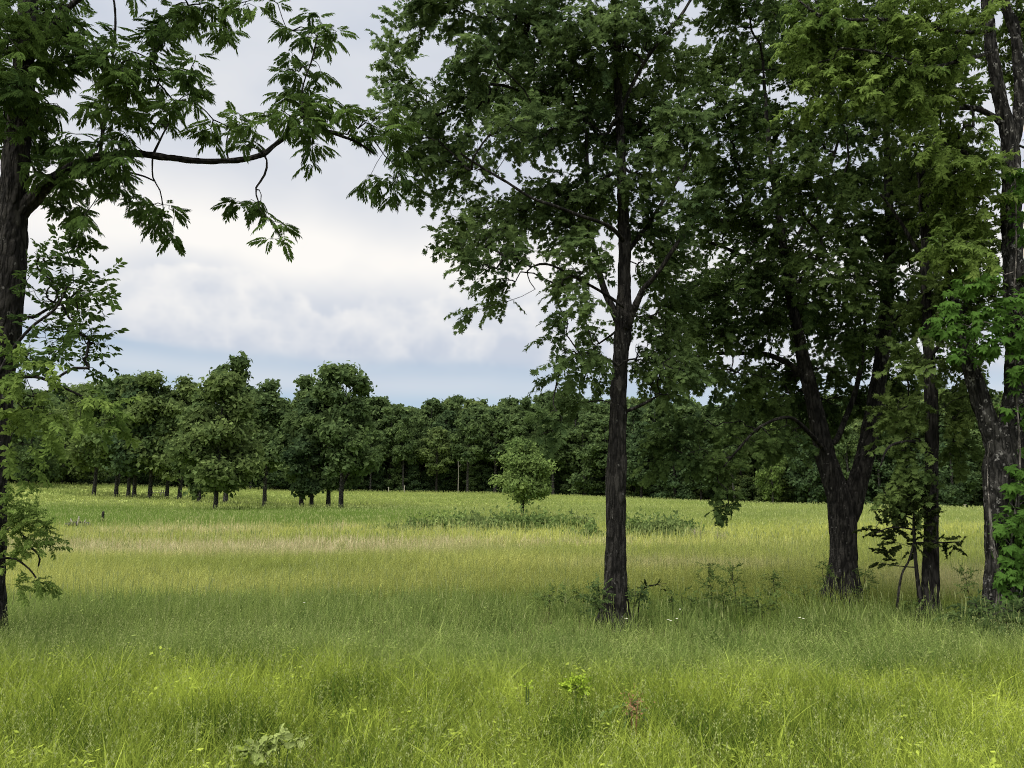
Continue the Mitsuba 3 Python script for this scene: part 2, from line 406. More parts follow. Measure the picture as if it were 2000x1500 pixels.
def field(y0, y1, size, per, h, width, segs, seeds, seed_size, variants, lean, margin=1.5, forbs=0.0, panicles=0.0, spikes=12, spike=0.007):
    rng = np.random.default_rng(int(y0 * 10) + 3)
    ids = []
    for k in range(variants):
        (m, uv) = blades(int(per * size * size), size * 1.06, h, width, segs, rng, lean, seeds, seed_size, forbs, panicles, spikes, spike)
        gid = f'grass_patch_{int(y0)}_{k}'
        group_of(gid, m, 'grass_blade', uv)
        ids.append(gid)
    for a in np.arange(y0, y1 - 1e-6, size):
        half = 0.70 * (a + size) + margin
        for b in np.arange(-math.ceil(half / size), math.ceil(half / size) + 1):
            cx, cy = b * size, a + size / 2
            if abs(cx) - size / 2 > half: continue
            e = size * 0.25
            z = float(ground(cx, cy))
            sx, sy = (float(ground(cx + e, cy)) - z) / e, (float(ground(cx, cy + e)) - z) / e
            nrm = np.array([-sx, -sy, 1.0])
            ang = int(rng.integers(4)) * np.pi / 2
            R = rot_from(np.array([math.cos(ang), math.sin(ang), math.cos(ang) * sx + math.sin(ang) * sy]), nrm)
            hs = 0.60 + 0.75 * float(meshkit.fbm(np.array([[cx * .4, cy * .4, 1.0]]), 2, 9)[0])
            m = mat(R, [cx, cy, z]) @ np.diag([1, 1, hs, 1])
            GN[0] += 1
            inst(f'meadow_grass__{GN[0]:03d}', ids[int(rng.integers(variants))], m)


field(2.4, 8.4, 1.0, 2700, 0.33, 0.0060, 4, 0.0, 0.02, 6, 1.0, 2.5, forbs=0.05, panicles=0.045)
field(8.4, 20.4, 1.5, 850, 0.34, 0.0090, 3, 0.035, 0.022, 5, 0.7, forbs=0.02, panicles=0.025, spikes=8, spike=0.009)
field(20.4, 60.4, 4.0, 120, 0.38, 0.024, 2, 0.08, 0.08, 4, 0.5, 3)
field(60.4, 156.4, 8.0, 18, 0.36, 0.07, 2, 0.1, 0.2, 4, 0.6, 6)
labels['meadow_grass'] = {'label': 'tall green and straw coloured meadow grass with seed heads covering the field', 'category': 'grass', 'kind': 'stuff'}


# ------------------------------------------------------------------ leaves
def oak_leaf(L=0.080, W=0.066, fold=0.3):
    """A lobed leaf lying along +x: three pointed lobes a side and one at the end."""
    rib = np.array([[0, 0, 0], [.18, 0, 0], [.45, 0, 0], [.70, 0, 0], [1, 0, -.10]]) * [L, 1, L]
    v, f = [*rib], []
    for sgn in (1, -1):
        for a, b, tx, w in ((0, 2, .32, .38), (1, 3, .58, .56), (2, 3, .84, .46)):
            v.append(np.array([tx * L, sgn * w * W, fold * w * W - 0.05 * L * tx])); n = len(v) - 1
            f.append([a, b, n] if sgn < 0 else [b, a, n])
    f += [[3, 4, len(v)], [4, 3, len(v) + 1]]
    v += [np.array([.80 * L, -.10 * W, 0]), np.array([.80 * L, .10 * W, 0])]
    return np.array(v), np.array(f)


def broad_leaf(L=0.10, W=0.06, fold=0.3):
    v = np.array([[0, 0, 0], [.35, -.5, fold * .5], [.35, .5, fold * .5], [.7, -.36, fold * .3], [.7, .36, fold * .3], [1, 0, -.12], [.4, 0, 0.03]]) * [L, W, W]
    return v, np.array([[0, 1, 6], [6, 2, 0], [1, 3, 6], [6, 4, 2], [3, 5, 6], [6, 5, 4]])


def palm_leaf(L=0.12, n=5):
    """Five pointed leaflets from one stalk."""
    v, f = [], []
    for k, a in enumerate(np.linspace(-1.35, 1.35, n)):
        l = L * (1 - 0.22 * abs(a))
        c, s = math.cos(a), math.sin(a)
        q = np.array([[0, 0, 0], [.5, -.22, .05], [.5, .22, .05], [1, 0, -.22], [.55, 0, 0]]) * l
        q = np.stack([q[:, 0] * c - q[:, 1] * s, q[:, 0] * s + q[:, 1] * c, q[:, 2] - 0.1 * abs(a) * q[:, 0]], 1)
        f += [[4 * k + k + i for i in t] for t in ([0, 1, 4], [0, 4, 2], [1, 3, 4], [4, 3, 2])]
        v.append(q)
    return np.vstack(v), np.array(f)


def compound_leaf(L, rng, pairs=7):
    """A feathery leaf: leaflets in pairs along a drooping stalk, lying along +x."""
    s = Soup()
    u = rng.random()
    bend = 0.25 + 0.35 * rng.random()
    pos = lambda t: np.array([t * L * (1 - 0.12 * bend * t), 0, -bend * L * t * t * 0.6])
    for k in range(5):
        a, b = pos(k / 5), pos((k + 1) / 5)
        s.add([a + [0, -.0018, 0], a + [0, .0018, 0], b + [0, 0, 0.0015]], [[0, 1, 2]], (u * 0.5, 0))
    for k in range(pairs + 1):
        t = 0.22 + 0.76 * k / pairs
        for sg in ((-1, 1) if k < pairs else (0,)):
            l = L * 0.30 * (0.75 + 0.5 * math.sin(math.pi * min(1, t * 0.95))) * (0.85 + 0.3 * rng.random())
            a = sg * (0.95 - 0.35 * t + 0.25 * (rng.random() - .5))
            dx = np.array([math.cos(a), math.sin(a), -0.28 - 0.25 * rng.random() - bend * 0.5 * t])
            R = rot_from(dx, np.array([0, 0.25 * (rng.random() - .5), 1]))
            w = l * 0.195
            q = np.array([[0, 0, 0], [.4 * l, -w, .35 * w], [.4 * l, w, .35 * w], [l, 0, -.05 * l]])
            s.add(q @ R.T + pos(t), [[0, 1, 3], [0, 3, 2]], (0.6 * u + 0.4 * rng.random(), 0))
    return s.get()


def spray(leaf, n, length, rng, spread=1.0, droop=0.35, twig=0.0025):
    """A leafy twig lying along +x."""
    s = Soup()
    u0 = rng.random()
    end = np.array([length, 0, -droop * length * .4])
    s.add([[0, -twig, 0], [0, twig, 0], [0, 0, twig], end], [[0, 1, 3], [1, 2, 3], [2, 0, 3]], (0.0, 1))
    for k in range(n):
        t = 0.12 + 0.88 * (k + rng.random() * .6) / n
        p = end * t * [1, 1, t]
        a = (1 if k % 2 else -1) * (0.4 + 1.5 * rng.random()) * spread * (1.25 - 0.5 * t)
        dx = np.array([math.cos(a), math.sin(a), -droop + 0.75 * (rng.random() - .55)])
        up = np.array([0.6 * rng.standard_normal(), 0.6 * rng.standard_normal(), 1])
        R = rot_from(dx, up)
        v, f = leaf
        s.add(v * (0.7 + 0.55 * rng.random()) @ R.T + p, f, (0.5 * u0 + 0.5 * rng.random(), 0))
    return s.get()


def make_sprays(gid, bsdf, leaf, n, length, count=6, **kw):
    rng = np.random.default_rng(abs(hash(gid)) % 1 + len(gid) * 17 + n)
    ids = []
    for k in range(count):
        m, uv = spray(leaf, n, length, rng, **kw)
        group_of(f'{gid}_{k}', m, bsdf, uv)
        ids.append(f'{gid}_{k}')
    return ids


OAK = make_sprays('oak_spray', 'leaf_oak', oak_leaf(), 15, 0.30)
DEEP = make_sprays('oak_deep_spray', 'leaf_oak_deep', oak_leaf(0.084, 0.071), 15, 0.30)
BRIGHT = make_sprays('bright_spray', 'leaf_bright', palm_leaf(0.085, 3), 12, 0.27, droop=0.45)
OLIVE = make_sprays('olive_spray', 'leaf_lone', oak_leaf(0.085, 0.07), 13, 0.28, droop=0.4)
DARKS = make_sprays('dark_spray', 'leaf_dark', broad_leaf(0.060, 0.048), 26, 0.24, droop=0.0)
VINEL = make_sprays('vine_spray', 'leaf_vine', palm_leaf(0.11, 5), 1, 0.05, count=4, spread=0.2, droop=0.6, twig=0.0015)
FINE = make_sprays('fine_spray', 'leaf_walnut', broad_leaf(0.088, 0.042), 15, 0.30)
_r = np.random.default_rng(5)
FEATHER = []
for _k in range(6):
    _m, _uv = compound_leaf(0.30 + 0.06 * _r.random(), _r)
    group_of(f'feather_{_k}', _m, 'leaf_walnut', _uv)
    FEATHER.append(f'feather_{_k}')


# ------------------------------------------------------------------ near trees
def blob_points(blobs, y, depth, per, rng, k=1.0):
    """Points in ellipsoids given as (px, py, rx, ry[, forward shift[, factor]]) at distance y; per: points for each 100 x 100 pixels of blob."""
    out = []
    for b in blobs:
        px, py, rx, ry = b[:4]
        dy = b[4] if len(b) > 4 else None
        fac = b[5] if len(b) > 5 else 1.0
        n = max(2, int(round(per * fac * math.pi * rx * ry / 1e4)))
        d = rng.standard_normal((n, 3))
        d *= (rng.random((n, 1)) ** (1 / 2.4)) / np.linalg.norm(d, axis=1, keepdims=True)
        off = dy if dy is not None else depth * 0.55 * rng.standard_normal()
        c = at(px, py, y + np.clip(off, -depth, depth))
        m = y / FOCAL
        out.append(c + d * np.array([rx * m, 0.5 * (rx + ry) * m, ry * m]))
    return np.vstack(out)


def grow(limbs, pts, rng, tip=0.0035, balance=0.22):
    """Joins the points to the limbs as a branching tree: (all nodes, parents, radii, number of limb nodes)."""
    base, path, lim = [], [], []
    for lp, lr, off in limbs:
        p, r, t = spline(lp, lr, 0.15)
        base.append(p); path.append(t * 0.5 + off); lim.append(r)
    base, path, lim = np.vstack(base), np.concatenate(path), np.concatenate(lim)
    nb, n = len(base), len(pts)
    pos = np.vstack([base, pts])
    plen = np.r_[path, np.zeros(n)]
    parent = np.full(nb + n, -1)
    best, who = np.full(n, np.inf), np.zeros(n, int)

    def relax(k):
        nonlocal best, who
        d = pts - pos[k]
        c = np.sqrt((d ** 2).sum(1)) + 0.25 * np.maximum(0, pos[k][2] - pts[:, 2]) + balance * plen[k]
        b = c < best
        best = np.where(b, c, best); who = np.where(b, k, who)
    for k in range(nb):
        if lim[k] < 0.16: relax(k)
    done = np.zeros(n, bool)
    order = []
    for _ in range(n):
        k = int(np.argmin(np.where(done, np.inf, best)))
        done[k] = True
        parent[nb + k] = who[k]
        plen[nb + k] = plen[who[k]] + np.linalg.norm(pts[k] - pos[who[k]])
        order.append(nb + k)
        relax(nb + k)
    area = np.zeros(nb + n)
    kids = np.zeros(nb + n, int)
    for k in order[::-1]:
        if kids[k] == 0: area[k] = tip ** 2.3
        if parent[k] >= 0:
            area[parent[k]] += area[k]; kids[parent[k]] += 1
    rad = area ** (1 / 2.3)
    rad[:nb] = np.minimum(np.maximum(rad[:nb], 0.01), lim)
    return pos, parent, rad, nb, kids


def branch_mesh(pos, parent, rad, nb, rng, sides=4):
    s = Soup()
    for k in range(nb, len(pos)):
        a, b = pos[parent[k]], pos[k]
        L = np.linalg.norm(b - a)
        if L < 1e-3: continue
        ra, rb = min(rad[parent[k]], rad[k] * 1.5, 0.08), rad[k]
        m = 3 if L > 0.25 else 2
        t = np.linspace(0, 1, m + 1)[:, None]
        bow = (rng.standard_normal(3) * 0.10 + [0, 0, 0.07]) * L
        p = a + (b - a) * t + bow * (np.sin(np.pi * t)) + 0.02 * L * rng.standard_normal((m + 1, 3)) * np.sin(np.pi * t)
        d = (b - a) / L
        u = np.cross(d, [0.3, 0.2, 0.93]); u /= np.linalg.norm(u) + 1e-9
        w = np.cross(d, u)
        ang = np.arange(sides) * 2 * np.pi / sides
        r = (ra + (rb - ra) * t)[..., None]
        v = p[:, None] + r * (np.cos(ang)[None, :, None] * u + np.sin(ang)[None, :, None] * w)
        i, j = np.meshgrid(np.arange(m), np.arange(sides), indexing='ij')
        q = np.stack([i * sides + j, i * sides + (j + 1) % sides, (i + 1) * sides + (j + 1) % sides, (i + 1) * sides + j], -1).reshape(-1, 4)
        s.add(v.reshape(-1, 3), np.vstack([q[:, [0, 1, 2]], q[:, [0, 2, 3]]]), (0, 0))
    return s.get()[0]


def in_frame(p):
    d = p - EYE
    fwd = d[:, 1] * CP + d[:, 2] * SP
    u, v = d[:, 0] / fwd, (-d[:, 1] * SP + d[:, 2] * CP) / fwd
    return (np.abs(u) < 0.66) & (np.abs(v) < 0.49)


def leafy(root, pos, parent, nb, groups, rng, name='leaf_spray', per=1, most=300, down=0.25, size=(0.8, 1.25), spread=0.5, shift=0.0, fans=False):
    """Leaf sprays on the grown nodes: the nearest ones in view are parts, the rest one stuff part."""
    P, M = [], []
    trunk_c = pos[:nb].mean(0)
    for k in range(nb, len(pos)):
        d = pos[k] - pos[parent[k]]
        d = d / (np.linalg.norm(d) + 1e-6)
        o = pos[k] - trunk_c; o[2] *= 0.2; o /= np.linalg.norm(o) + 1e-6
        a0 = rng.random() * 2 * np.pi
        for q in range(per):
            if fans:
                a = a0 + q * 2 * np.pi / per + 0.5 * rng.standard_normal()
                x = np.array([math.cos(a), math.sin(a), -down + 0.3 * rng.standard_normal()]) + 0.5 * d
            else:
                x = 0.6 * d + 0.5 * o + spread * rng.standard_normal(3) + [0, 0, -down]
            up = np.array([0.35 * rng.standard_normal(), 0.35 * rng.standard_normal(), 1.0])
            p = pos[k] + shift * rng.standard_normal(3)
            M.append(mat(rot_from(x, up), p, rng.uniform(*size))); P.append(p)
    P = np.array(P)
    order = np.argsort(np.where(in_frame(P), P[:, 1], 1e3 + P[:, 1]))
    n_part = min(most, int(in_frame(P).sum()))
    for q, k in enumerate(order):
        gid = groups[int(rng.integers(len(groups)))]
        if q < n_part: inst(numbered(f'{root}__{name}'), gid, M[k])
        else: inst(f'{root}__foliage__{q - n_part + 1:03d}', gid, M[k])
    if len(order) > n_part: labels[f'{root}__foliage'] = {'kind': 'stuff'}


def px_limb(points, y, shift=0.0):
    """points (px, py, width in pixels[, forward shift in metres]) -> positions and radii."""
    p = np.array([at(q[0], q[1], y + (q[3] if len(q) > 3 else 0)) for q in points])
    r = np.array([q[2] * y / FOCAL / 2 for q in points])
    return p, r


def near_tree(name, label, cat, y, limbs, blobs, groups, bark, per, depth=1.3, seed=1, spray_kw=None, roughness=0.012, sides=30, tip=0.0035, lump=0.05):
    rng = np.random.default_rng(seed)
    root = thing(name, label, cat)
    L = []
    for q, lm in enumerate(limbs):
        p, r = px_limb(lm, y)
        if q == 0:
            p = np.vstack([[p[0][0], p[0][1], float(ground(p[0][0], p[0][1])) - 0.15], p])
            r = np.r_[r[0] * 1.12, r]
        big = r.max() > 0.07
        part(root, 'trunk' if q == 0 else 'limb', tube(p, r, sides if big else 10, 0.045 if big else 0.08, roughness * (1 if big else 0.4), seed + q, max(5, int(r.max() * 70)), lump), bark, smooth=True)
        L.append((p, r, 0.0 if q == 0 else 0.4))
    pts = blob_points(blobs, y, depth, per, rng)
    pos, par, rad, nb, kids = grow(L, pts, rng, tip)
    part(root, 'branches', branch_mesh(pos, par, rad, nb, rng), bark, smooth=True, kind='stuff')
    leafy(root, pos, par, nb, groups, rng, **(spray_kw or {}))
    return root


# the dark feather-leaved tree at the left edge
near_tree('walnut_tree', 'dark tree with feathery leaves and a long bare branch reaching right, at the left edge', 'tree', 8.5,
          [[(-26, 1260, 74), (-24, 1150, 58), (-22, 1000, 60), (-18, 880, 62), (-8, 760, 60), (8, 640, 60), (20, 520, 58), (26, 400, 54), (32, 300, 48), (42, 180, 40), (52, 60, 36), (60, -100, 30), (66, -320, 20), (60, -520, 8)],
           [(30, 425, 36), (62, 392, 30), (100, 355, 24), (150, 322, 20), (200, 305, 17), (262, 300, 14), (330, 308, 13), (390, 315, 12), (450, 314, 11), (512, 302, 11), (540, 280, 9), (578, 258, 8), (630, 256, 6), (690, 275, 4.5), (730, 300, 3)],
           [(515, 300, 5), (522, 320, 4.5), (515, 345, 4), (500, 368, 3.5), (505, 395, 3)],
           [(298, 304, 4), (298, 345, 3.5), (312, 372, 3), (318, 400, 2.5)],
           [(300, 300, 5), (312, 275, 4), (330, 240, 4), (345, 200, 3)],
           [(446, 312, 3.5), (442, 280, 3), (450, 250, 2.5)],
           [(195, 300, 8, .1), (205, 230, 7, .1), (215, 160, 6, .1), (225, 60, 5, .1), (215, -40, 4, .1)],
           [(600, 258, 5), (592, 220, 4), (590, 180, 3.5), (608, 120, 3), (620, 70, 2.5)],
           [(50, 120, 14), (110, 40, 12), (180, -20, 10), (290, -60, 8), (430, -70, 6)],
           [(10, 560, 8), (60, 620, 6), (100, 600, 6), (128, 590, 5), (150, 570, 4), (180, 532, 3)]],
          [(60, 60, 95, 80, -.3), (30, 180, 80, 80, -.6), (110, 130, 55, 60, .3), (20, 260, 60, 50, .2), (-60, 100, 90, 200, .3), (90, 20, 80, 60, .5), (140, 60, 50, 50, .3), (75, 215, 50, 45, 0.),
           (215, 90, 45, 60), (230, 160, 50, 60), (200, 200, 45, 35), (265, 215, 40, 30), (240, 260, 25, 20), (290, 130, 40, 50), (300, 60, 45, 40),
           (340, 30, 60, 35), (400, 25, 60, 30), (440, 60, 28, 28), (470, 5, 40, 14), (540, 5, 14, 12), (365, 130, 35, 30), (375, 175, 38, 35), (345, 205, 40, 30), (330, 235, 30, 22),
           (430, 240, 40, 22), (395, 260, 25, 16), (470, 265, 22, 16), (470, 235, 25, 18),
           (560, 60, 25, 20), (605, 80, 45, 25), (640, 60, 26, 25), (625, 40, 25, 20), (570, 105, 22, 16), (600, 135, 32, 18), (545, 145, 25, 14),
           (590, 180, 48, 42), (565, 220, 45, 30), (620, 215, 45, 32), (600, 245, 40, 20), (520, 235, 30, 22), (505, 275, 25, 14),
           (670, 225, 30, 20), (690, 250, 30, 16), (610, 293, 26, 22), (735, 230, 38, 24), (780, 250, 30, 28), (715, 265, 24, 16), (790, 290, 22, 30), (745, 365, 40, 22), (710, 350, 22, 14), (775, 345, 30, 25),
           (460, 388, 30, 16), (505, 410, 24, 18), (530, 435, 26, 20), (545, 460, 18, 14), (505, 395, 12, 10),
           (110, 290, 60, 32), (180, 290, 60, 36), (235, 300, 30, 26), (90, 330, 50, 32), (130, 370, 60, 35), (210, 345, 45, 35), (250, 375, 35, 22), (285, 400, 25, 18), (320, 395, 30, 22), (320, 430, 28, 26), (330, 460, 16, 14), (150, 410, 50, 25), (165, 440, 25, 22),
           (60, -120, 220, 90, .5, .5), (250, -80, 140, 50, None, .5), (430, -50, 110, 30, None, .6), (100, -300, 200, 110, .4, .35), (-200, 0, 160, 220, 1., .3), (-180, 300, 130, 150, 1., .3), (50, -480, 120, 80, None, .4)],
          FEATHER, 'bark_dark', 21, depth=0.8, seed=21, spray_kw=dict(name='leaf', per=4, fans=True, down=0.3, size=(0.5, 0.8)), roughness=0.016)

# smaller leaved shoots on the same side, light green low down
rng = np.random.default_rng(31)
sap = thing('young_tree', 'young tree with fine light green leaves crowding the dark trunk at the left edge', 'tree')
limb = px_limb([(-70, 1230, 14), (-60, 1000, 12), (-40, 850, 11), (-12, 760, 10), (20, 690, 8), (60, 640, 6), (110, 600, 5), (130, 560, 4)], 7.6)
limb[0][0][2] = float(ground(limb[0][0][0], limb[0][0][1])) - 0.1
limb2 = px_limb([(-12, 760, 8), (60, 735, 7), (130, 760, 5), (190, 790, 4), (225, 815, 3)], 7.6)
part(sap, 'trunk', tube(*limb, 10, 0.08, 0.003), 'bark_dark', smooth=True)
part(sap, 'limb', tube(*limb2, 8, 0.08, 0.001), 'bark_dark', smooth=True)
pts = blob_points([(115, 500, 55, 30), (160, 480, 25, 18), (100, 560, 55, 40), (150, 590, 45, 35), (190, 550, 26, 18), (110, 640, 55, 45), (165, 660, 30, 40), (165, 705, 25, 22), (80, 700, 45, 40)], 7.9, .5, 40, rng)
pos, par, rad, nb, kids = grow([(*limb, 0), (*limb2, 0)], pts, rng, 0.003)
part(sap, 'branches', branch_mesh(pos, par, rad, nb, rng), 'bark_dark', smooth=True, kind='stuff')
leafy(sap, pos, par, nb, FINE, rng, most=150, down=0.3, size=(0.6, 0.95))
pts = blob_points([(-10, 640, 30, 50), (50, 720, 40, 40), (30, 790, 50, 40), (70, 790, 60, 40), (110, 830, 50, 35), (40, 870, 50, 35, None, .6), (150, 775, 45, 20, None, 1.5), (205, 800, 35, 22, None, 2.), (215, 825, 22, 14, None, 2.), (60, 925, 36, 18, None, .4), (-40, 760, 50, 120)], 7.4, .4, 13, rng)
pos, par, rad, nb, kids = grow([(*limb, 0), (*limb2, 0)], pts, rng, 0.003)
part(sap, 'branches', branch_mesh(pos, par, rad, nb, rng), 'bark_dark', smooth=True, kind='stuff')
for k in list(scene):
    pass
sap2 = sap
leafy_keys = len([k for k in scene if k.startswith(sap + '__foliage__')])


def more_leaves(root, pos, par, nb, groups, rng, **kw):
    """A second kind of shoots on the same plant."""
    before = dict(scene)
    tmp = root + '__tmp'
    leafy(tmp, pos, par, nb, groups, rng, **kw)
    start = len([k for k in before if k.startswith(root + '__foliage__')])
    for k in [k for k in scene if k.startswith(tmp + '__')]:
        d = scene.pop(k)
        if '__foliage__' in k:
            start += 1
            scene[f'{root}__foliage__{start:03d}'] = d
        else:
            scene[numbered(root + '__' + k[len(tmp) + 2:].rstrip('0123456789').rstrip('_'))] = d
    labels.pop(tmp + '__foliage', None)
    labels[root + '__foliage'] = {'kind': 'stuff'}


more_leaves(sap, pos, par, nb, BRIGHT, rng, most=150, down=0.45)

# the straight oak in the middle
near_tree('oak_tree', 'tall straight oak with a single dark trunk, standing alone right of the middle', 'tree', 9.6,
          [[(1201, 1228, 92), (1201, 1205, 66), (1201, 1185, 54), (1202, 1150, 46), (1203, 1100, 41), (1203, 1000, 38), (1204, 920, 39), (1206, 850, 34), (1208, 780, 33), (1212, 700, 31), (1218, 630, 34), (1219, 560, 27), (1220, 480, 25), (1216, 400, 22), (1213, 300, 19), (1208, 200, 16), (1206, 80, 14), (1203, -80, 11), (1200, -260, 7), (1196, -420, 3)],
           [(1212, 640, 17), (1195, 600, 15), (1178, 560, 13), (1163, 500, 11), (1152, 440, 9), (1147, 360, 8), (1146, 290, 7), (1135, 200, 5)],
           [(1224, 640, 17, -.1), (1240, 600, 14, -.2), (1258, 563, 12, -.3), (1275, 545, 9, -.4), (1320, 480, 8, -.5), (1350, 440, 6, -.5), (1370, 400, 4, -.6)],
           [(1220, 500, 10, .1), (1250, 460, 9, .3), (1294, 395, 8, .4), (1330, 340, 6, .5), (1370, 250, 5, .6)],
           [(1217, 470, 9, -.2), (1185, 440, 8, -.5), (1130, 420, 7, -.7), (1060, 395, 6, -.9), (980, 350, 5, -.9), (900, 300, 4, -1)],
           [(1213, 330, 8, .1), (1150, 240, 7, .3), (1075, 130, 6, .4), (1010, 40, 5, .5), (940, -40, 3, .5)],
           [(1222, 803, 8), (1240, 797, 7), (1266, 784, 5), (1290, 770, 3)],
           [(1218, 600, 6, -.2), (1120, 540, 5, -.6), (1060, 515, 4, -.8), (1030, 530, 2.5, -.8), (1045, 565, 1.2, -.8)],
           [(1209, 715, 6, -.2), (1150, 690, 5, -.4), (1110, 700, 4, -.6), (1085, 760, 3, -.6)],
           [(1208, 230, 8, -.2), (1260, 120, 7, -.3), (1330, 30, 6, -.4), (1380, -60, 4, -.4)]],
          [(900, 20, 110, 35, None, .86), (850, 0, 60, 30, None, .86), (800, 60, 40, 25, None, .86), (775, 110, 25, 35, None, .86), (790, 160, 32, 32, None, .86), (770, 215, 22, 25, None, .86), (830, 190, 35, 25, None, .86), (850, 230, 45, 40, None, .86), (810, 260, 35, 25, None, .86), (845, 305, 45, 35, None, .86), (830, 350, 30, 25, None, .86), (900, 280, 55, 45, None, .86), (925, 330, 40, 30, None, .86), (890, 370, 28, 14, None, .86),
           (930, 120, 60, 40, None, .86), (920, 180, 60, 40, None, .86), (985, 190, 80, 50, None, .86), (1000, 80, 90, 55, None, .86), (1060, 30, 80, 50), (1080, 160, 90, 60), (1010, 260, 80, 35, None, .86), (1090, 240, 70, 40), (1150, 90, 80, 70),
           (960, 400, 60, 32, None, .86), (900, 425, 32, 22, None, .86), (880, 465, 22, 16, None, .86), (930, 470, 48, 28, None, .86), (985, 445, 50, 35, None, .86), (1040, 400, 60, 30), (940, 520, 30, 22, None, .86), (990, 545, 24, 24, None, .86), (985, 580, 26, 16, None, .86), (930, 600, 26, 12, None, .86), (1015, 495, 40, 22, None, .86), (960, 560, 22, 18, None, .86), (910, 500, 16, 12, None, .86),
           (1090, 370, 60, 35), (1110, 440, 60, 40), (1150, 490, 40, 35), (1165, 380, 60, 60), (1170, 260, 70, 60), (1200, 170, 80, 60), (1240, 60, 80, 60), (1260, 230, 70, 60), (1250, 330, 60, 50), (1310, 130, 55, 40), (1320, 250, 50, 50),
           (1120, 530, 40, 22), (1095, 555, 24, 18), (1140, 590, 32, 20), (1105, 620, 24, 16), (1150, 640, 30, 18), (1090, 655, 18, 12), (1130, 690, 45, 20), (1165, 680, 22, 20), (1085, 735, 22, 12), (1140, 735, 50, 18), (1110, 780, 45, 16), (1075, 815, 24, 18), (1065, 845, 16, 9),
           (1260, 430, 50, 45), (1310, 480, 45, 40), (1270, 520, 40, 30), (1270, 620, 40, 30), (1310, 580, 45, 40), (1260, 690, 40, 30), (1300, 660, 40, 35), (1280, 740, 40, 22), (1320, 720, 40, 30), (1340, 400, 40, 40), (1290, 775, 25, 12),
           (1080, -80, 190, 60, None, .5), (1260, -100, 130, 80, None, .5), (1000, -160, 150, 80, None, .4), (1150, -250, 200, 110, None, .3), (1320, -220, 130, 110, None, .3), (1190, -420, 150, 100, None, .3), (920, -90, 110, 40, None, .5)],
          OAK, 'bark_dark', 76, depth=1.3, seed=41, roughness=0.013, spray_kw=dict(down=0.4))

# the forked oak
near_tree('forked_oak_tree', 'stout oak whose trunk forks low into a wide V, right of the straight oak', 'tree', 11.6,
          [[(1647, 1172, 98), (1647, 1145, 70), (1647, 1110, 55), (1647, 1060, 50), (1646, 1020, 52), (1642, 985, 48), (1628, 940, 42), (1612, 890, 38), (1601, 840, 34), (1590, 790, 30), (1575, 730, 27), (1560, 660, 24), (1545, 580, 20), (1530, 480, 16), (1515, 380, 12), (1500, 260, 8), (1490, 120, 5)],
           [(1650, 1030, 36), (1662, 990, 42), (1676, 940, 38), (1690, 890, 35), (1701, 830, 32), (1712, 770, 30), (1722, 700, 27), (1730, 600, 24), (1738, 480, 20), (1735, 350, 15), (1730, 200, 10), (1725, 60, 6)],
           [(1603, 860, 16), (1625, 865, 13), (1650, 820, 11), (1672, 760, 10), (1685, 690, 8), (1690, 600, 6)],
           [(1583, 750, 14), (1530, 705, 11), (1480, 690, 9), (1420, 690, 7), (1350, 700, 5)],
           [(1610, 880, 9, -.2), (1575, 840, 8, -.5), (1540, 815, 6, -.8), (1490, 830, 5, -1.), (1440, 880, 4, -1.1), (1400, 930, 3, -1.1)],
           [(1548, 590, 11), (1490, 530, 9), (1430, 490, 7), (1370, 470, 5)],
           [(1535, 500, 9, .3), (1580, 420, 8, .5), (1620, 330, 7, .7), (1650, 220, 5, .8)],
           [(1725, 660, 10), (1780, 580, 8), (1810, 500, 6), (1830, 420, 4)]],
          [(1370, 560, 60, 40), (1340, 640, 50, 36), (1400, 640, 60, 40), (1330, 710, 40, 28), (1390, 720, 60, 34), (1450, 740, 60, 32), (1420, 560, 60, 50), (1480, 640, 70, 50), (1530, 720, 50, 40), (1500, 780, 55, 28), (1560, 780, 45, 36, 1.0), (1440, 790, 40, 22),
           (1470, 530, 70, 60), (1550, 600, 70, 60), (1540, 480, 80, 70), (1620, 540, 70, 60), (1640, 640, 70, 50), (1620, 720, 60, 40, 1.0), (1700, 660, 50, 50, 1.0), (1740, 740, 50, 50, 1.0), (1690, 560, 60, 60), (1760, 620, 50, 60), (1650, 780, 60, 36, 1.0), (1720, 800, 50, 40, 1.0),
           (1400, 430, 70, 60), (1370, 330, 50, 50), (1450, 330, 70, 70), (1480, 420, 60, 50), (1560, 360, 80, 70), (1650, 430, 80, 70), (1740, 470, 70, 60), (1690, 340, 80, 60), (1420, 220, 70, 60), (1500, 240, 70, 60), (1600, 250, 80, 60), (1700, 240, 70, 60), (1400, 130, 60, 50), (1480, 120, 70, 60),
           (1560, 120, 70, 60), (1640, 130, 80, 60), (1450, 30, 80, 50), (1560, 20, 90, 50), (1680, 30, 90, 50), (1780, 360, 60, 60), (1800, 540, 40, 40),
           (1590, 830, 55, 30, 1.0), (1530, 850, 50, 24, -.6), (1470, 860, 45, 22, -.9), (1420, 900, 35, 18, -1.), (1360, 880, 40, 22, -.9), (1310, 860, 45, 22, -.6), (1290, 900, 26, 16, -.6), (1420, 950, 24, 10, -1.1), (1395, 985, 22, 10, -1.1), (1425, 985, 12, 7, -1.1), (1350, 830, 50, 24, -.6), (1440, 830, 45, 18, -.6),
           (1560, -100, 200, 70, None, .4), (1700, -140, 150, 90, None, .4), (1450, -150, 130, 90, None, .4), (1600, -300, 180, 110, None, .25), (1350, -60, 70, 50, None, .5)],
          DEEP, 'bark_dark', 84, depth=1.6, seed=51, roughness=0.012, spray_kw=dict(down=0.4))

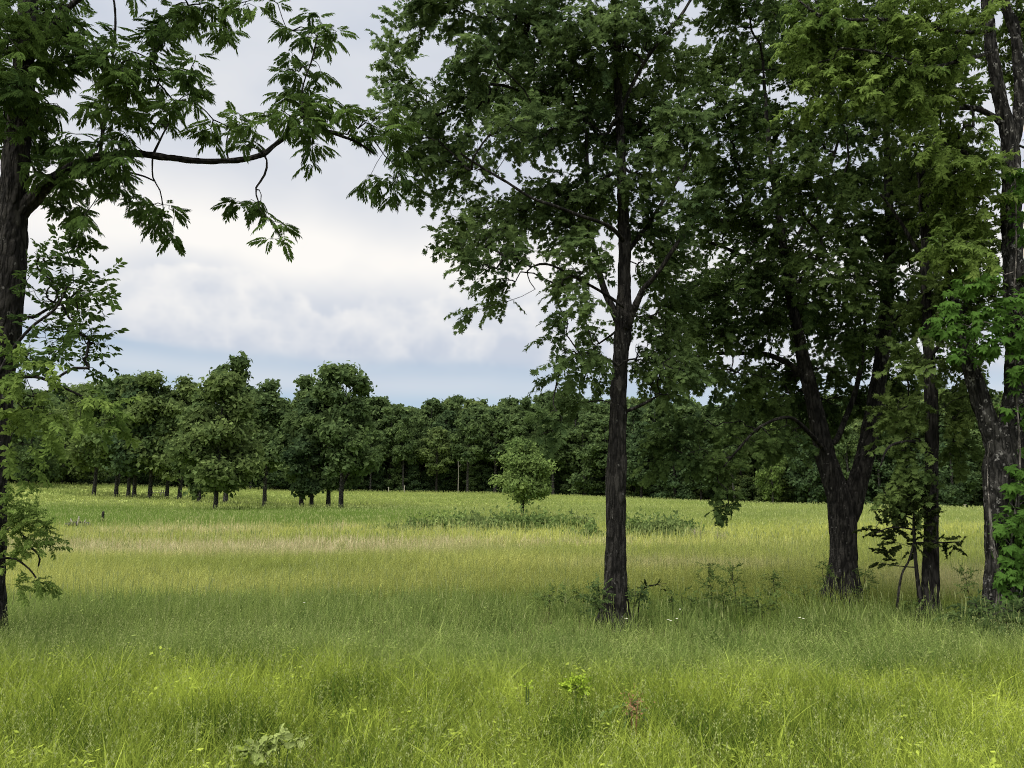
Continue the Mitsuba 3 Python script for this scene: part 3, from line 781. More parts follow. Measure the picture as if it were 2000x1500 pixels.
# the slim tree beside the sapling
near_tree('slim_tree', 'slim straight tree with olive green leaves, between the forked oak and the vine clad tree', 'tree', 10.2,
          [[(1817, 1205, 54), (1817, 1175, 36), (1818, 1100, 29), (1819, 1000, 25), (1820, 900, 24), (1819, 800, 25), (1816, 720, 22), (1812, 640, 20), (1808, 560, 18), (1806, 500, 16), (1815, 420, 12), (1825, 320, 9), (1830, 180, 6)],
           [(1818, 880, 8, -.1), (1780, 862, 6, -.3), (1740, 870, 5, -.5), (1720, 910, 3, -.6)],
           [(1807, 520, 9), (1780, 470, 8), (1750, 420, 6), (1720, 380, 4)],
           [(1806, 500, 8), (1800, 440, 7), (1795, 340, 5)],
           [(1815, 700, 8, -.2), (1860, 640, 6, -.4), (1890, 600, 4, -.5)]],
          [(1860, 560, 50, 40, -.3), (1830, 620, 45, 36), (1880, 620, 40, 40, -.3), (1850, 690, 50, 30), (1800, 580, 36, 36), (1780, 700, 36, 36), (1890, 760, 40, 40, .5), (1860, 800, 36, 44), (1880, 870, 36, 30, .4), (1770, 800, 40, 36),
           (1768, 860, 34, 34, -.2), (1770, 920, 36, 34, -.2), (1745, 955, 24, 24, -.3), (1780, 965, 24, 24, -.2), (1752, 800, 30, 30, .3),
           (1840, 470, 60, 50), (1770, 420, 70, 50), (1850, 380, 70, 60), (1800, 300, 70, 60), (1900, 460, 46, 50), (1880, 320, 60, 50), (1780, 200, 80, 60), (1840, 90, 80, 60)],
          OLIVE, 'bark_dark', 60, depth=1.0, seed=61, roughness=0.008, sides=22, spray_kw=dict(down=0.4))

# the old vine clad tree at the right edge
near_tree('old_tree', 'thick old tree with rough grey bark and climbing vines, at the right edge', 'tree', 9.6,
          [[(1968, 1225, 92), (1966, 1180, 80), (1964, 1100, 70), (1961, 1000, 68), (1962, 920, 76), (1975, 860, 66), (1984, 800, 52), (1987, 740, 44), (1985, 640, 40), (1980, 540, 38), (1975, 450, 36), (1976, 360, 34), (1972, 280, 32), (1955, 200, 26), (1942, 130, 24), (1932, 60, 22), (1926, -60, 18), (1915, -220, 13), (1900, -420, 6)],
           [(1960, 930, 46), (1945, 870, 42), (1928, 820, 37), (1912, 770, 33), (1896, 720, 28), (1880, 660, 22), (1868, 600, 16), (1850, 520, 9)],
           [(1974, 300, 22), (1990, 220, 22), (1991, 140, 22), (1984, 70, 20), (1962, 0, 18), (1955, -120, 13), (1970, -280, 8)],
           [(1955, 240, 14), (1930, 222, 12), (1895, 210, 11), (1850, 213, 9), (1810, 222, 8), (1772, 216, 6), (1740, 190, 4)],
           [(1890, 209, 6, -.1), (1860, 190, 5, -.2), (1820, 178, 4, -.3), (1790, 180, 3, -.3)],
           [(1935, 60, 9, -.3), (1850, 60, 8, -.6), (1750, 40, 7, -.9), (1630, 40, 6, -1.1), (1560, 0, 4, -1.1)],
           [(1938, 100, 8, -.3), (1870, 120, 7, -.7), (1800, 130, 6, -.9), (1700, 100, 5, -1.1), (1640, 95, 3, -1.2)]],
          [(1640, 60, 60, 34, -1.), (1600, 30, 60, 30, -1.), (1560, 90, 40, 24, -1.), (1690, 110, 60, 30, -1.), (1640, 130, 50, 22, -1.), (1590, 150, 36, 16, -1.), (1740, 60, 60, 40, -.9), (1800, 30, 70, 40, -.7), (1760, 140, 60, 30, -.8), (1700, 170, 50, 22, -.9), (1640, 190, 50, 18, -.9), (1580, 200, 30, 10, -.9),
           (1830, 120, 60, 36, -.6), (1880, 60, 46, 50, -.4), (1850, 180, 50, 26, -.4), (1790, 200, 46, 18, -.6), (1880, 260, 46, 26, -.2), (1820, 280, 40, 22), (1900, 320, 40, 40), (1860, 360, 46, 30), (1910, 400, 36, 36), (1850, 410, 36, 26), (1960, 120, 30, 60, .3), (1985, 30, 40, 60, .3), (1920, 170, 20, 30, .4),
           (1890, 500, 46, 36), (1840, 480, 36, 26), (1920, 560, 30, 40), (2060, 100, 60, 120), (2080, 350, 60, 120), (1900, -100, 180, 80, None, .4), (1750, -80, 140, 60, -.8, .4), (2030, -150, 120, 120, None, .3), (1900, -300, 180, 120, None, .2)],
          BRIGHT, 'bark_grey', 66, depth=0.9, seed=71, roughness=0.02, sides=40, spray_kw=dict(down=0.35, size=(0.9, 1.3)))

# its vine
rng = np.random.default_rng(81)
vine = thing('climbing_vine', 'bright five leaflet vine climbing the old tree at the right edge', 'vine')
VY = 9.25
for stem in ([(1962, 1230, 8), (1948, 1190, 8), (1952, 1150, 9), (1955, 1120, 9), (1946, 1090, 8), (1938, 1060, 8), (1935, 1020, 5), (1930, 960, 2.5), (1929, 900, 1.5), (1934, 860, 1)],
             [(1985, 1215, 8), (1972, 1180, 8), (1976, 1155, 7), (1990, 1135, 6), (2000, 1090, 5), (1990, 1000, 4), (1992, 880, 4), (1985, 760, 3), (1980, 600, 3), (1985, 480, 3), (1982, 350, 2)],
             [(1955, 1220, 6), (1950, 1170, 6), (1958, 1120, 5), (1975, 1060, 4), (1985, 960, 3)]):
    p, r = px_limb(stem, VY)
    part(vine, 'stem', tube(p, r, 8, 0.06, 0.002, 5), 'bark_pale', smooth=True)
pts = blob_points([(1985, 1080, 30, 70, -.05), (1975, 1130, 26, 40, -.05), (1995, 1000, 22, 60, -.05), (1988, 930, 14, 40, 0), (1968, 1040, 18, 26, -.05), (1984, 650, 24, 40, -.1), (1985, 730, 22, 40, -.1), (1990, 580, 18, 30, -.1), (1978, 400, 16, 40, 0.05), (1988, 360, 18, 30, 0.05), (1985, 460, 12, 20, 0.05), (1975, 800, 14, 14, -.1),
                   (1900, 630, 60, 22, -.3), (1840, 640, 46, 18, -.3), (1930, 670, 50, 18, -.3), (1885, 690, 40, 14, -.2), (1860, 600, 40, 18, -.2), (1950, 600, 30, 26, -.2), (1930, 540, 36, 26, -.1), (1890, 560, 40, 20, -.1), (2030, 900, 30, 150, 0), (2040, 600, 40, 120, 0)], VY, .1, 75, rng)
p0, r0 = px_limb([(1985, 1215, 8), (1976, 1155, 7), (1990, 1000, 4), (1985, 760, 3), (1980, 600, 3), (1982, 350, 2)], VY)
pos, par, rad, nb, kids = grow([(p0, r0, 0)], pts, rng, 0.0018)
part(vine, 'runners', branch_mesh(pos, par, np.minimum(rad, 0.012), nb, rng, 3), 'bark_pale', smooth=True, kind='stuff')
leafy(vine, pos, par, nb, VINEL, rng, name='leaf', per=2, down=0.5, size=(0.8, 1.35), spread=0.8, shift=0.03)

# the dark sapling leaning by the slim tree
rng = np.random.default_rng(91)
sapl = thing('sapling', 'small dark sapling with flat tiers of leaves leaning against the slim tree', 'tree')
SY = 9.9
stemA = px_limb([(1800, 1200, 9), (1793, 1140, 8), (1788, 1090, 7), (1785, 1040, 6), (1785, 990, 4), (1788, 940, 3)], SY)
stemB = px_limb([(1752, 1190, 5), (1756, 1150, 5), (1762, 1120, 4), (1775, 1095, 4), (1784, 1060, 4)], SY)
arms = [px_limb(a, SY) for a in ([(1785, 1035, 4), (1750, 1030, 3), (1705, 1045, 2)], [(1786, 1060, 4), (1830, 1060, 3), (1880, 1058, 2)], [(1787, 1108, 3), (1760, 1106, 2), (1722, 1100, 1.5)], [(1785, 1015, 3), (1750, 1005, 2), (1710, 1030, 1.5)])]
for q, a in enumerate([stemA, stemB] + arms): part(sapl, 'stem' if q < 2 else 'branch', tube(*a, 8, 0.06, 0.001), 'bark_dark', smooth=True)
pts = blob_points([(1720, 1030, 30, 7, 0), (1760, 1025, 40, 9, 0), (1790, 1005, 40, 14, 0), (1750, 1000, 30, 9, 0), (1745, 1055, 30, 10, 0), (1780, 1062, 36, 12, 0), (1840, 1058, 30, 10, 0), (1868, 1064, 16, 7, 0), (1752, 1098, 18, 9, 0), (1730, 1100, 16, 5, 0), (1735, 1078, 10, 8, 0), (1770, 975, 30, 18, 0), (1790, 1035, 26, 14, 0), (1805, 975, 20, 16, .2)], SY, .2, 105, rng)
pos, par, rad, nb, kids = grow([(*a, 0) for a in [stemA] + arms], pts, rng, 0.0016)
part(sapl, 'branches', branch_mesh(pos, par, np.minimum(rad, 0.01), nb, rng, 3), 'bark_dark', smooth=True, kind='stuff')
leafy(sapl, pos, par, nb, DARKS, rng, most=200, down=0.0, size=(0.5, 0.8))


# ------------------------------------------------------------------ low plants near the trees
def bush(name, label, cat, blobs, y, bsdf_groups, per, stems, seed, most=120, kw=None, bark='bark_dark', group=None):
    rng = np.random.default_rng(seed)
    root = thing(name, label, cat, group)
    ls = []
    for s in stems:
        p, r = px_limb(s, y)
        p[0][2] = float(ground(p[0][0], p[0][1])) - 0.03 if len(s[0]) < 4 else p[0][2]
        part(root, 'stem', tube(p, r, 6, 0.06, 0.0, 3, lump=0.08), bark, smooth=True)
        ls.append((p, r, 0))
    pts = blob_points(blobs, y, 0.15, per, rng)
    pos, par, rad, nb, kids = grow(ls, pts, rng, 0.0014)
    part(root, 'branches', branch_mesh(pos, par, np.minimum(rad, 0.008), nb, rng, 3), bark, smooth=True, kind='stuff')
    leafy(root, pos, par, nb, bsdf_groups, rng, most=most, **(kw or {}))
    return root


LOW = make_sprays('low_spray', 'leaf_lone', broad_leaf(0.06, 0.03), 10, 0.20, count=4, droop=0.2)
LOWD = make_sprays('low_dark_spray', 'leaf_oak', broad_leaf(0.06, 0.03), 12, 0.22, count=4, droop=0.2)
LIME = make_sprays('lime_spray', 'leaf_lime', broad_leaf(0.022, 0.018), 14, 0.06, count=3, droop=-0.3, twig=0.001)
BROADW = make_sprays('weed_spray', 'leaf_pale', broad_leaf(0.065, 0.04), 6, 0.08, count=3, droop=0.3, twig=0.002)

bush('shrub', 'leafy light green shrub with curved bare twigs beside the dark trunk at the left edge', 'shrub',
     [(45, 1030, 46, 26, 0), (80, 1060, 26, 18, 0), (30, 1060, 30, 20, 0), (20, 985, 26, 28, 0), (15, 1110, 24, 14, 0), (70, 1135, 34, 12, 0), (40, 1148, 22, 10, 0), (35, 1010, 36, 16, 0)], 8.2, BRIGHT, 75,
     [[(-30, 1240, 6), (-15, 1120, 5), (0, 1050, 4), (20, 1030, 3)], [(-25, 1230, 5), (-5, 1090, 4.5), (20, 1090, 4), (50, 1105, 3.5), (70, 1128, 3)], [(0, 1010, 3, 0), (40, 1040, 3, 0), (62, 1070, 3.5, 0), (78, 1090, 4, 0), (75, 1106, 3, 0)]], 101, kw=dict(size=(0.5, 0.8)))
bush('shrub', 'low bramble thicket at the foot of the vine clad tree', 'shrub',
     [(1920, 1200, 40, 16, 0), (1960, 1215, 50, 18, -.2), (1990, 1200, 40, 22, 0), (1890, 1190, 22, 12, 0), (1940, 1190, 26, 12, .3), (1985, 1240, 40, 12, -.5)], 8.9, LOWD, 120,
     [[(1960, 1245, 4), (1965, 1215, 3), (1960, 1190, 2)], [(1910, 1240, 4), (1915, 1210, 3), (1905, 1180, 2)], [(1995, 1240, 4), (1998, 1200, 3), (1990, 1180, 2)]], 102)
bush('shrub', 'dark leafy sprouts on the left foot of the straight oak', 'shrub', [(1168, 1165, 14, 22, 0), (1160, 1180, 14, 14, 0), (1172, 1140, 7, 14, 0)], 9.3, LOWD, 260,
     [[(1170, 1215, 1.8), (1171, 1180, 1.4), (1168, 1140, 1)]], 103, kw=dict(size=(0.5, 0.8)))
bush('shrub', 'dark leafy sprouts on the right foot of the straight oak', 'shrub', [(1238, 1170, 16, 18, 0), (1248, 1160, 10, 12, 0)], 9.5, LOWD, 260,
     [[(1236, 1215, 1.8), (1238, 1185, 1.4), (1242, 1155, 1)]], 104, kw=dict(size=(0.5, 0.8)))
for q, (px, row, hgt, lab) in enumerate([(1385, 1108, 60, 'leafy weed with a bare stalk between the two oaks, nearest the straight oak'), (1432, 1112, 70, 'tall thin weed between the two oaks, second from the straight oak'),
                                         (1512, 1125, 55, 'thin weed between the two oaks, third from the straight oak'), (1608, 1105, 60, 'thin weed close against the left side of the forked oak'),
                                         (1888, 1118, 60, 'thin flat topped weed between the slim tree and the vine clad tree'), (1690, 1120, 36, 'small weed close against the right foot of the forked oak'), (1780, 1180, 34, 'low green weed left of the slim tree foot')]):
    y = 10.4 if q < 3 else (11.2 if q in (3, 5) else 9.8)
    bush('weed', lab, 'weed', [(px, row, 13, 10, 0), (px + 6, row + 18, 11, 9, 0), (px - 5, row + 32, 9, 12, 0)], y, LOW, 260,
         [[(px + 4, row + hgt + 40, 1.6), (px + 5, row + 45, 1.3), (px - 1, row + 20, 1), (px + 1, row - 8, .7)]], 110 + q, kw=dict(size=(0.4, 0.7)), most=60)
for q, (px, row, rx, ry, y) in enumerate([(1410, 1165, 50, 16, 10.3), (1330, 1168, 30, 12, 10.2), (1570, 1160, 40, 12, 11.), (1100, 1165, 50, 14, 10.), (1480, 1180, 40, 14, 9.9)]):
    bush('undergrowth', ['leafy undergrowth below the weeds between the two oaks', 'small patch of undergrowth right of the straight oak', 'undergrowth left of the forked oak foot', 'undergrowth left of the straight oak foot', 'broad patch of undergrowth in front of the forked oak'][q], 'plant',
         [(px - rx * .5, row, rx * .5, ry, 0), (px + rx * .5, row + 4, rx * .5, ry, 0), (px, row - 6, rx * .5, ry, 0)], y, LOW, 110, [[(px, row + 40, 1.2), (px + 3, row + 15, 1), (px, row - 4, .7)], [(px - rx * .5, row + 40, 1.2), (px - rx * .5 - 3, row - 2, .7)]], 130 + q, kw=dict(size=(0.5, 0.9)), most=60)

# hanging twig of the straight oak's side, a thin dark spray
bush('twig', 'thin dark fallen twig leaning in the grass just right of the straight oak', 'twig', [(1265, 1143, 10, 4, 0), (1285, 1139, 10, 4, 0), (1297, 1150, 5, 4, 0), (1258, 1148, 6, 3, 0)], 9.6, DARKS, 350, [[(1245, 1185, 2.5), (1256, 1150, 2), (1280, 1142, 1.6), (1302, 1140, 1)]], 141, kw=dict(size=(0.2, 0.3)), most=40)

for q, (px, row, lab, grp, per, sz) in enumerate([(1125, 1340, 'weed with a cluster of bright lime yellow flower heads in the foreground grass', LIME, 600, (0.6, 1.0)), (1028, 1343, 'single lime yellow flower head left of the larger flower cluster', LIME, 500, (0.6, .9)),
                                                  (545, 1447, 'pale broad leaved weed low in the foreground grass, left of middle', BROADW, 70, (0.6, 0.9)), (500, 1470, 'second pale broad leaved weed, nearer and left of the first', BROADW, 60, (0.5, .8))]):
    y = 5.9 if q < 2 else 4.55
    w = 24 if q == 0 else (8 if q == 1 else 32)
    bush('flowering_weed' if q < 2 else 'broad_weed', lab, 'weed', [(px - w * .5, row, w * .55, w * .4, 0), (px + w * .5, row + 2, w * .55, w * .4, 0), (px, row - w * .3, w * .5, w * .3, 0)], y, grp, per,
         [[(px, row + 130, 4), (px, row + 40, 3), (px, row, 2)], [(px + 4, row + 130, 4), (px + w * .5, row + 30, 3), (px + w * .6, row, 2)]], 150 + q, kw=dict(size=sz), most=80, bark='stem_green')
sor = bush('sorrel', 'small patch of rusty red sorrel in the foreground grass right of the lime flowers', 'weed', [(1235, 1370, 14, 12, 0), (1240, 1388, 12, 10, 0)], 5.4, LOW, 0.1, [[(1232, 1480, 3), (1234, 1400, 3), (1230, 1362, 2)], [(1242, 1480, 3), (1243, 1410, 3), (1246, 1370, 2)]], 160, bark='sorrel_red')
s = Soup()
rng = np.random.default_rng(161)
c = at(1238, 1378, 5.4)
for _ in range(160):
    p = c + rng.standard_normal(3) * [0.035, 0.04, 0.045]
    a = rng.standard_normal((3, 3)) * 0.007
    s.add(p + a, [[0, 1, 2]], (rng.random(), 0))
part(sor, 'seed_spikes', s.get()[0], 'sorrel_red', kind='stuff')

# white flowers
flower = []
for px, row, where in [(1328, 1191, 'highest of those between the two oaks'), (1305, 1211, 'of the close pair right of the straight oak'), (1322, 1209, 'just right of the close pair'), (1224, 1209, 'below the foot of the straight oak'),
                       (1562, 1208, 'left one of the pair before the forked oak'), (1569, 1209, 'right one of the pair before the forked oak'), (1888, 1168, 'between the slim tree and the vine clad tree'), (594, 1178, 'alone in the left half of the field'), (1310, 1214, 'lowest of those right of the straight oak')]:
    fl = thing('white_flower', 'tiny white flower open above the grass, ' + where, 'flower', 'white flowers in the grass')
    y = 1.45 * 1500 / (row - 955 + 8)
    p = at(px, row, y)
    g = float(ground(p[0], p[1]))
    part(fl, 'stem', tube(np.array([[p[0], p[1], g], [p[0] + .01, p[1], (g + p[2]) / 2], p]), [0.002, 0.002, 0.0015], 4, 0.1, 0, lump=0), 'stem_green')
    sv, sf = [], []
    for a in range(8):
        t0 = a * np.pi / 4
        cth, sth = math.cos(t0), math.sin(t0)
        sv += [p + [0, 0, 0.004], p + [0.010 * cth - 0.005 * sth, 0.010 * sth + 0.005 * cth, 0.009], p + [0.015 * cth, 0.015 * sth, 0.007], p + [0.010 * cth + 0.005 * sth, 0.010 * sth - 0.005 * cth, 0.009]]
        sf += [[4 * a, 4 * a + 1, 4 * a + 2], [4 * a, 4 * a + 2, 4 * a + 3]]
    part(fl, 'petals', (np.array(sv), np.array(sf)), 'petal_white')


# ------------------------------------------------------------------ far trees
def far_crown(rng, H, W, low, n, leaf, nblob=22, top=1.0, shape='round'):
    """Leaf clumps of one crown, its limbs and trunk: height H, width W, foliage from low * H up; returns (crown soup, wood mesh)."""
    blobs = []
    for k in range(nblob):
        t = (k + rng.random()) / nblob
        z = H * (low + (0.97 - low) * t)
        if shape == 'cone': env = 0.15 + 0.85 * (1 - t)
        elif shape == 'field': env = max(0.28, (1 - t) ** 0.5 * min(1.0, 0.62 + 1.4 * t))
        elif shape == 'column': env = 0.55 + 0.45 * math.sin(math.pi * min(1, t + 0.1))
        else: env = max(0.22, math.sin(math.pi * (0.10 + 0.86 * t)) ** 0.8)
        a = rng.random() * 2 * np.pi + k * 2.4
        rr = W / 2 * env * (0.25 + 0.75 * math.sqrt(rng.random()))
        R = W * (0.08 + 0.11 * rng.random()) * (0.65 + 0.45 * env)
        blobs.append((rr * math.cos(a) * 0.85, rr * math.sin(a) * 0.85, min(z, H - R * .55), R, R * (0.55 + 0.25 * rng.random())))
    B = np.array(blobs)
    wgt = B[:, 3] ** 2 * (0.25 + 1.3 * rng.random(len(B)))
    idx = rng.choice(len(B), n, p=wgt / wgt.sum())
    d = rng.standard_normal((n, 3))
    d /= np.linalg.norm(d, axis=1, keepdims=True)
    rad = (0.35 + 0.65 * rng.random((n, 1)) ** 0.6) * (1 + 0.34 * rng.standard_normal((n, 1)))
    c = B[idx, :3] + d * rad * np.stack([B[idx, 3], B[idx, 3], B[idx, 4]], 1)
    # each clump: a folded, drooping pair of triangles, tilted outwards
    sz = leaf * (0.5 + 0.9 * rng.random((n, 1)))
    nrm = d * [0.8, 0.8, 0.6] + 0.55 * rng.standard_normal((n, 3)) + [0, 0, 0.45]
    nrm /= np.linalg.norm(nrm, axis=1, keepdims=True)
    t = np.cross(nrm, rng.standard_normal((n, 3))); t /= np.linalg.norm(t, axis=1, keepdims=True)
    b = np.cross(nrm, t)
    asp = 0.45 + 0.35 * rng.random((n, 1))
    v = np.stack([c - t * sz, c - b * sz * asp + nrm * sz * .15, c + b * sz * asp + nrm * sz * .15, c + t * sz - nrm * sz * .25], 1)
    s = Soup()
    s.many(v, np.array([[0, 1, 3], [0, 3, 2]]), np.stack([0.5 * rng.random(len(B))[idx] + 0.5 * rng.random(n), np.zeros(n)], -1))
    r0 = H * 0.012 + 0.045
    th = H * 0.9
    lean = (rng.random(2) - .5) * 0.06 * H
    tp = np.array([[0, 0, -0.3], [0.1 * lean[0], 0.1 * lean[1], H * .1], [lean[0] * .4, lean[1] * .4, H * .4], [lean[0] * .7, lean[1] * .7, H * .65], [lean[0], lean[1], th]])
    W_ = [tube(tp, [r0 * 1.35, r0, r0 * .78, r0 * .5, r0 * .12], 7, H / 16, 0, 1)]
    for q in rng.choice(len(B), min(len(B), 10), replace=False):
        z0 = max(H * low * 0.7, B[q, 2] - H * 0.13 - 0.1 * H * rng.random())
        k = min(0.95, z0 / th)
        a = np.array([np.interp(z0, tp[:, 2], tp[:, i]) for i in (0, 1)] + [z0])
        e = B[q, :3]
        rr = r0 * 0.42 * (1 - 0.6 * k)
        W_.append(tube(np.array([a, (a + e) / 2 + [0, 0, 0.03 * H], e]), [rr, rr * .7, rr * .25], 5, H / 10, 0, 1))
    n0, vs, fs = 0, [], []
    for v_, f_ in W_:
        vs.append(v_); fs.append(np.asarray(f_) + n0); n0 += len(v_)
    return s.get(), (np.vstack(vs), np.vstack(fs))


def single_far(name, label, px, row, top, width_px, low, n, leaf, bsdf, seed, shape='round', nblob=22, group=None, bark='bark_grey', lean=0):
    rng = np.random.default_rng(seed)
    g = ground_hit(px, row)
    y = g[1]
    H = float(at(px, top, y)[2] - g[2])
    W = width_px * y / FOCAL
    (m, uv), wood = far_crown(rng, H, W, low, n, leaf, nblob, shape=shape)
    root = thing(name, label, 'tree', group)
    part(root, 'trunk', (wood[0] + g, wood[1]), bark, smooth=True)
    part(root, 'crown', (m[0] + g, m[1]), bsdf, uv=uv)
    return root, g, H


LEFT = [  # px, row of the foot, row of the top, width, crown from, leaves, label
    (420, 1000, 732, 200, .20, 9000, 'leaf_far_olive', 'field', 'broad field tree with a clear trunk, standing forward of the clump'),
    (516, 990, 738, 150, .26, 6500, 'leaf_far', 'field', 'field tree with a thick bare foot just right of the forward tree in the clump'),
    (440, 985, 700, 110, .35, 5200, 'leaf_far', 'column', 'tallest narrow topped field tree, behind the forward tree of the clump'),
    (588, 994, 735, 140, .20, 6000, 'leaf_far', 'field', 'dark field tree, leftmost of the four close trunks at the right end of the clump'),
    (608, 996, 760, 110, .15, 5000, 'leaf_far_deep', 'field', 'field tree with leafy foot, second of the four close trunks'),
    (641, 996, 732, 130, .17, 5200, 'leaf_far', 'field', 'field tree, third of the four close trunks'),
    (665, 998, 710, 150, .2, 6500, 'leaf_far', 'column', 'tall field tree with an open round top, rightmost of the four close trunks'),
    (183, 968, 740, 160, .26, 5200, 'leaf_far_olive', 'round', 'field tree with a bent pale trunk, leftmost of the clump'),
    (226, 971, 730, 130, .27, 4800, 'leaf_far', 'column', 'field tree with a leaning pale trunk, second from the left of the clump'),
    (250, 973, 750, 110, .22, 4400, 'leaf_far_olive', 'column', 'field tree with thin dark trunk, third from the left of the clump'),
    (262, 974, 738, 130, .22, 4400, 'leaf_far_deep', 'field', 'field tree with thick dark trunk, fourth from the left of the clump'),
    (292, 975, 732, 130, .25, 4600, 'leaf_far_olive', 'column', 'field tree left of the bench under the clump'),
    (325, 976, 755, 100, .26, 4200, 'leaf_far', 'column', 'field tree right of the bench under the clump'),
    (350, 977, 738, 130, .18, 4600, 'leaf_far_olive', 'field', 'field tree with leafy foot, sixth thin trunk of the clump'),
    (388, 983, 770, 110, .10, 3800, 'leaf_far', 'round', 'small field tree just left of the forward tree'),
    (52, 951, 760, 170, .14, 4200, 'leaf_far', 'round', 'dark tree low branched at the far left of the field')]
for q, (px, row, top, w, low, n, bs, sh, lab) in enumerate(LEFT):
    single_far('field_tree', lab, px, row, top, w, low, int(n * 2.2), 0.19 if row > 985 else 0.26, bs, 200 + q, sh, nblob=38)
single_far('lone_tree', 'small round light green tree standing alone in the middle of the field', 1020, 1017, 860, 145, .30, 14000, 0.088, 'leaf_single', 239, 'field', nblob=46, bark='bark_dark')

# the forest along the far edge
FOREST = []
for k in range(10):
    rng = np.random.default_rng(300 + k)
    (m, uv), wood = far_crown(rng, 17.0, [9.5, 7.5, 10.5, 7.0, 9.0, 10.0, 6.5, 9.5, 8.5, 8][k], [.12, .36, .05, .40, .30, .04, .34, .08, .20, .03][k], 6500, 0.31, 44, shape=['field', 'column', 'field', 'column', 'round', 'field', 'column', 'round', 'field', 'column'][k])
    group_of(f'forest_crown_{k}', m, ['leaf_far_olive', 'leaf_far', 'leaf_far_deep', 'leaf_far', 'leaf_far_olive', 'leaf_far_deep', 'leaf_far', 'leaf_lone', 'leaf_far_deep', 'leaf_far'][k], uv)
    group_of(f'forest_wood_{k}', wood, 'bark_grey' if k % 2 else 'bark_dark', np.zeros((len(wood[0]), 2)))
    FOREST += [(f'forest_crown_{k}', f'forest_wood_{k}')]
rng = np.random.default_rng(333)


def skyline(u):
    """Row of the forest's top, from the photograph's skyline."""
    return np.interp(u * 1513 + 1000, [-300, 0, 150, 300, 450, 600, 750, 830, 950, 1050, 1200, 1400, 1600, 1900, 2300], [755, 760, 775, 785, 795, 795, 790, 792, 784, 779, 790, 790, 784, 775, 765])


stuffn = 0
for row_k in range(8):
    u = -0.78
    while u < 0.80:
        D = far_edge(u) + 1.5 + row_k * 6.5 + 3.5 * rng.random()
        x = u * D
        g = float(ground(x, D))
        Hh = (float(at(1000 + u * 1513, skyline(u), D)[2]) - g) * ([0.80, 0.92, 1.0, 1.0, 1.02, 1.0, 0.98, 0.95][row_k] + 0.22 * (rng.random() - 0.5))
        s = Hh / 17.0
        sw = s * (0.75 + 0.5 * rng.random())
        k = int(rng.integers(10)) if not -0.22 < u < 0.16 else [1, 3, 4, 6, 8, 3, 9][int(rng.integers(7))]
        a = rng.random() * 2 * np.pi
        R = np.array([[math.cos(a), -math.sin(a), 0], [math.sin(a), math.cos(a), 0], [0, 0, 1]])
        m = mat(R, [x, D, g]) @ np.diag([sw, sw, s, 1])
        if row_k < 2 and abs(u) < 0.70:
            key = thing('forest_tree', f"{['olive green', 'mid green', 'dark green', 'mid green', 'olive green', 'dark green', 'mid green', 'light green', 'dark green', 'mid green'][k]} {['broad', 'narrow', 'broad', 'narrow', 'round', 'broad', 'narrow', 'round', 'tall', 'narrow'][k]} tree in the {'left' if u < -.25 else 'middle' if u < .2 else 'right'} of the far forest edge", 'tree', 'forest trees along the far edge of the field')
            inst(key + '__crown', FOREST[k][0], m)
            inst(key + '__trunk', FOREST[k][1], m)
        else:
            stuffn += 1
            inst(f'far_wood__{2 * stuffn - 1:03d}', FOREST[k][0], m)
            inst(f'far_wood__{2 * stuffn:03d}', FOREST[k][1], m)
        u += (4.2 + 2.5 * rng.random()) / D * (1.0 if row_k < 3 else 0.9)
for row_k in range(5):                                                            # young growth under the trees
    u = -0.80
    while u < 0.82:
        D = far_edge(u) + 6 + row_k * 10 + 4 * rng.random()
        g = float(ground(u * D, D))
        k = [0, 2, 5, 9][int(rng.integers(4))]
        a = rng.random() * 2 * np.pi
        m = mat(np.array([[math.cos(a), -math.sin(a), 0], [math.sin(a), math.cos(a), 0], [0, 0, 1]]), [u * D, D, g - 0.6], 1) @ np.diag([0.5, 0.5, (0.28 if row_k < 3 else 0.42) + 0.14 * rng.random(), 1])
        stuffn += 1
        inst(f'far_wood__{2 * stuffn - 1:03d}', FOREST[k][0], m)
        u += (2.2 + 1.6 * rng.random()) / D
labels['far_wood'] = {'label': 'deep wood behind the first rows of forest trees', 'category': 'forest', 'kind': 'stuff'}


# ------------------------------------------------------------------ brush strip, posts, bench, log
BRUSH = []
for k in range(6):
    rng = np.random.default_rng(400 + k)
    s = Soup()
    n = 1000
    c = rng.standard_normal((n, 3)) * [0.34, 0.34, 0.17]
    c[:, 2] = np.abs(c[:, 2]) * (1 + 0.6 * np.sin(c[:, 0] * 7 + k)) + 0.05
    t = rng.standard_normal((n, 3)); t /= np.linalg.norm(t, axis=1, keepdims=True)
    b = np.cross(t, rng.standard_normal((n, 3))); b /= np.linalg.norm(b, axis=1, keepdims=True)
    z = 0.068 * (0.5 + rng.random((n, 1)))
    s.many(np.stack([c - t * z, c - b * z * .5, c + b * z * .5, c + t * z - [0, 0, .01]], 1), np.array([[0, 1, 3], [0, 3, 2]]), np.stack([0.5 * rng.random() + 0.5 * rng.random(n), np.zeros(n)], -1))
    (m, uv) = s.get()
    group_of(f'brush_{k}', m, ['leaf_lone', 'leaf_single', 'leaf_far_olive'][k % 3], uv)
    w = Soup()
    for _ in range(7):
        e = rng.standard_normal(3) * [0.25, 0.25, 0.0] + [0, 0, 0.25 + 0.2 * rng.random()]
        w.add([[-.006, 0, -.02], [.006, 0, -.02], [0, .008, -.02], e], [[0, 1, 3], [1, 2, 3], [2, 0, 3]], (0, 0))
    group_of(f'brush_wood_{k}', w.get()[0], 'bark_dark', w.get()[1])
rng = np.random.default_rng(444)
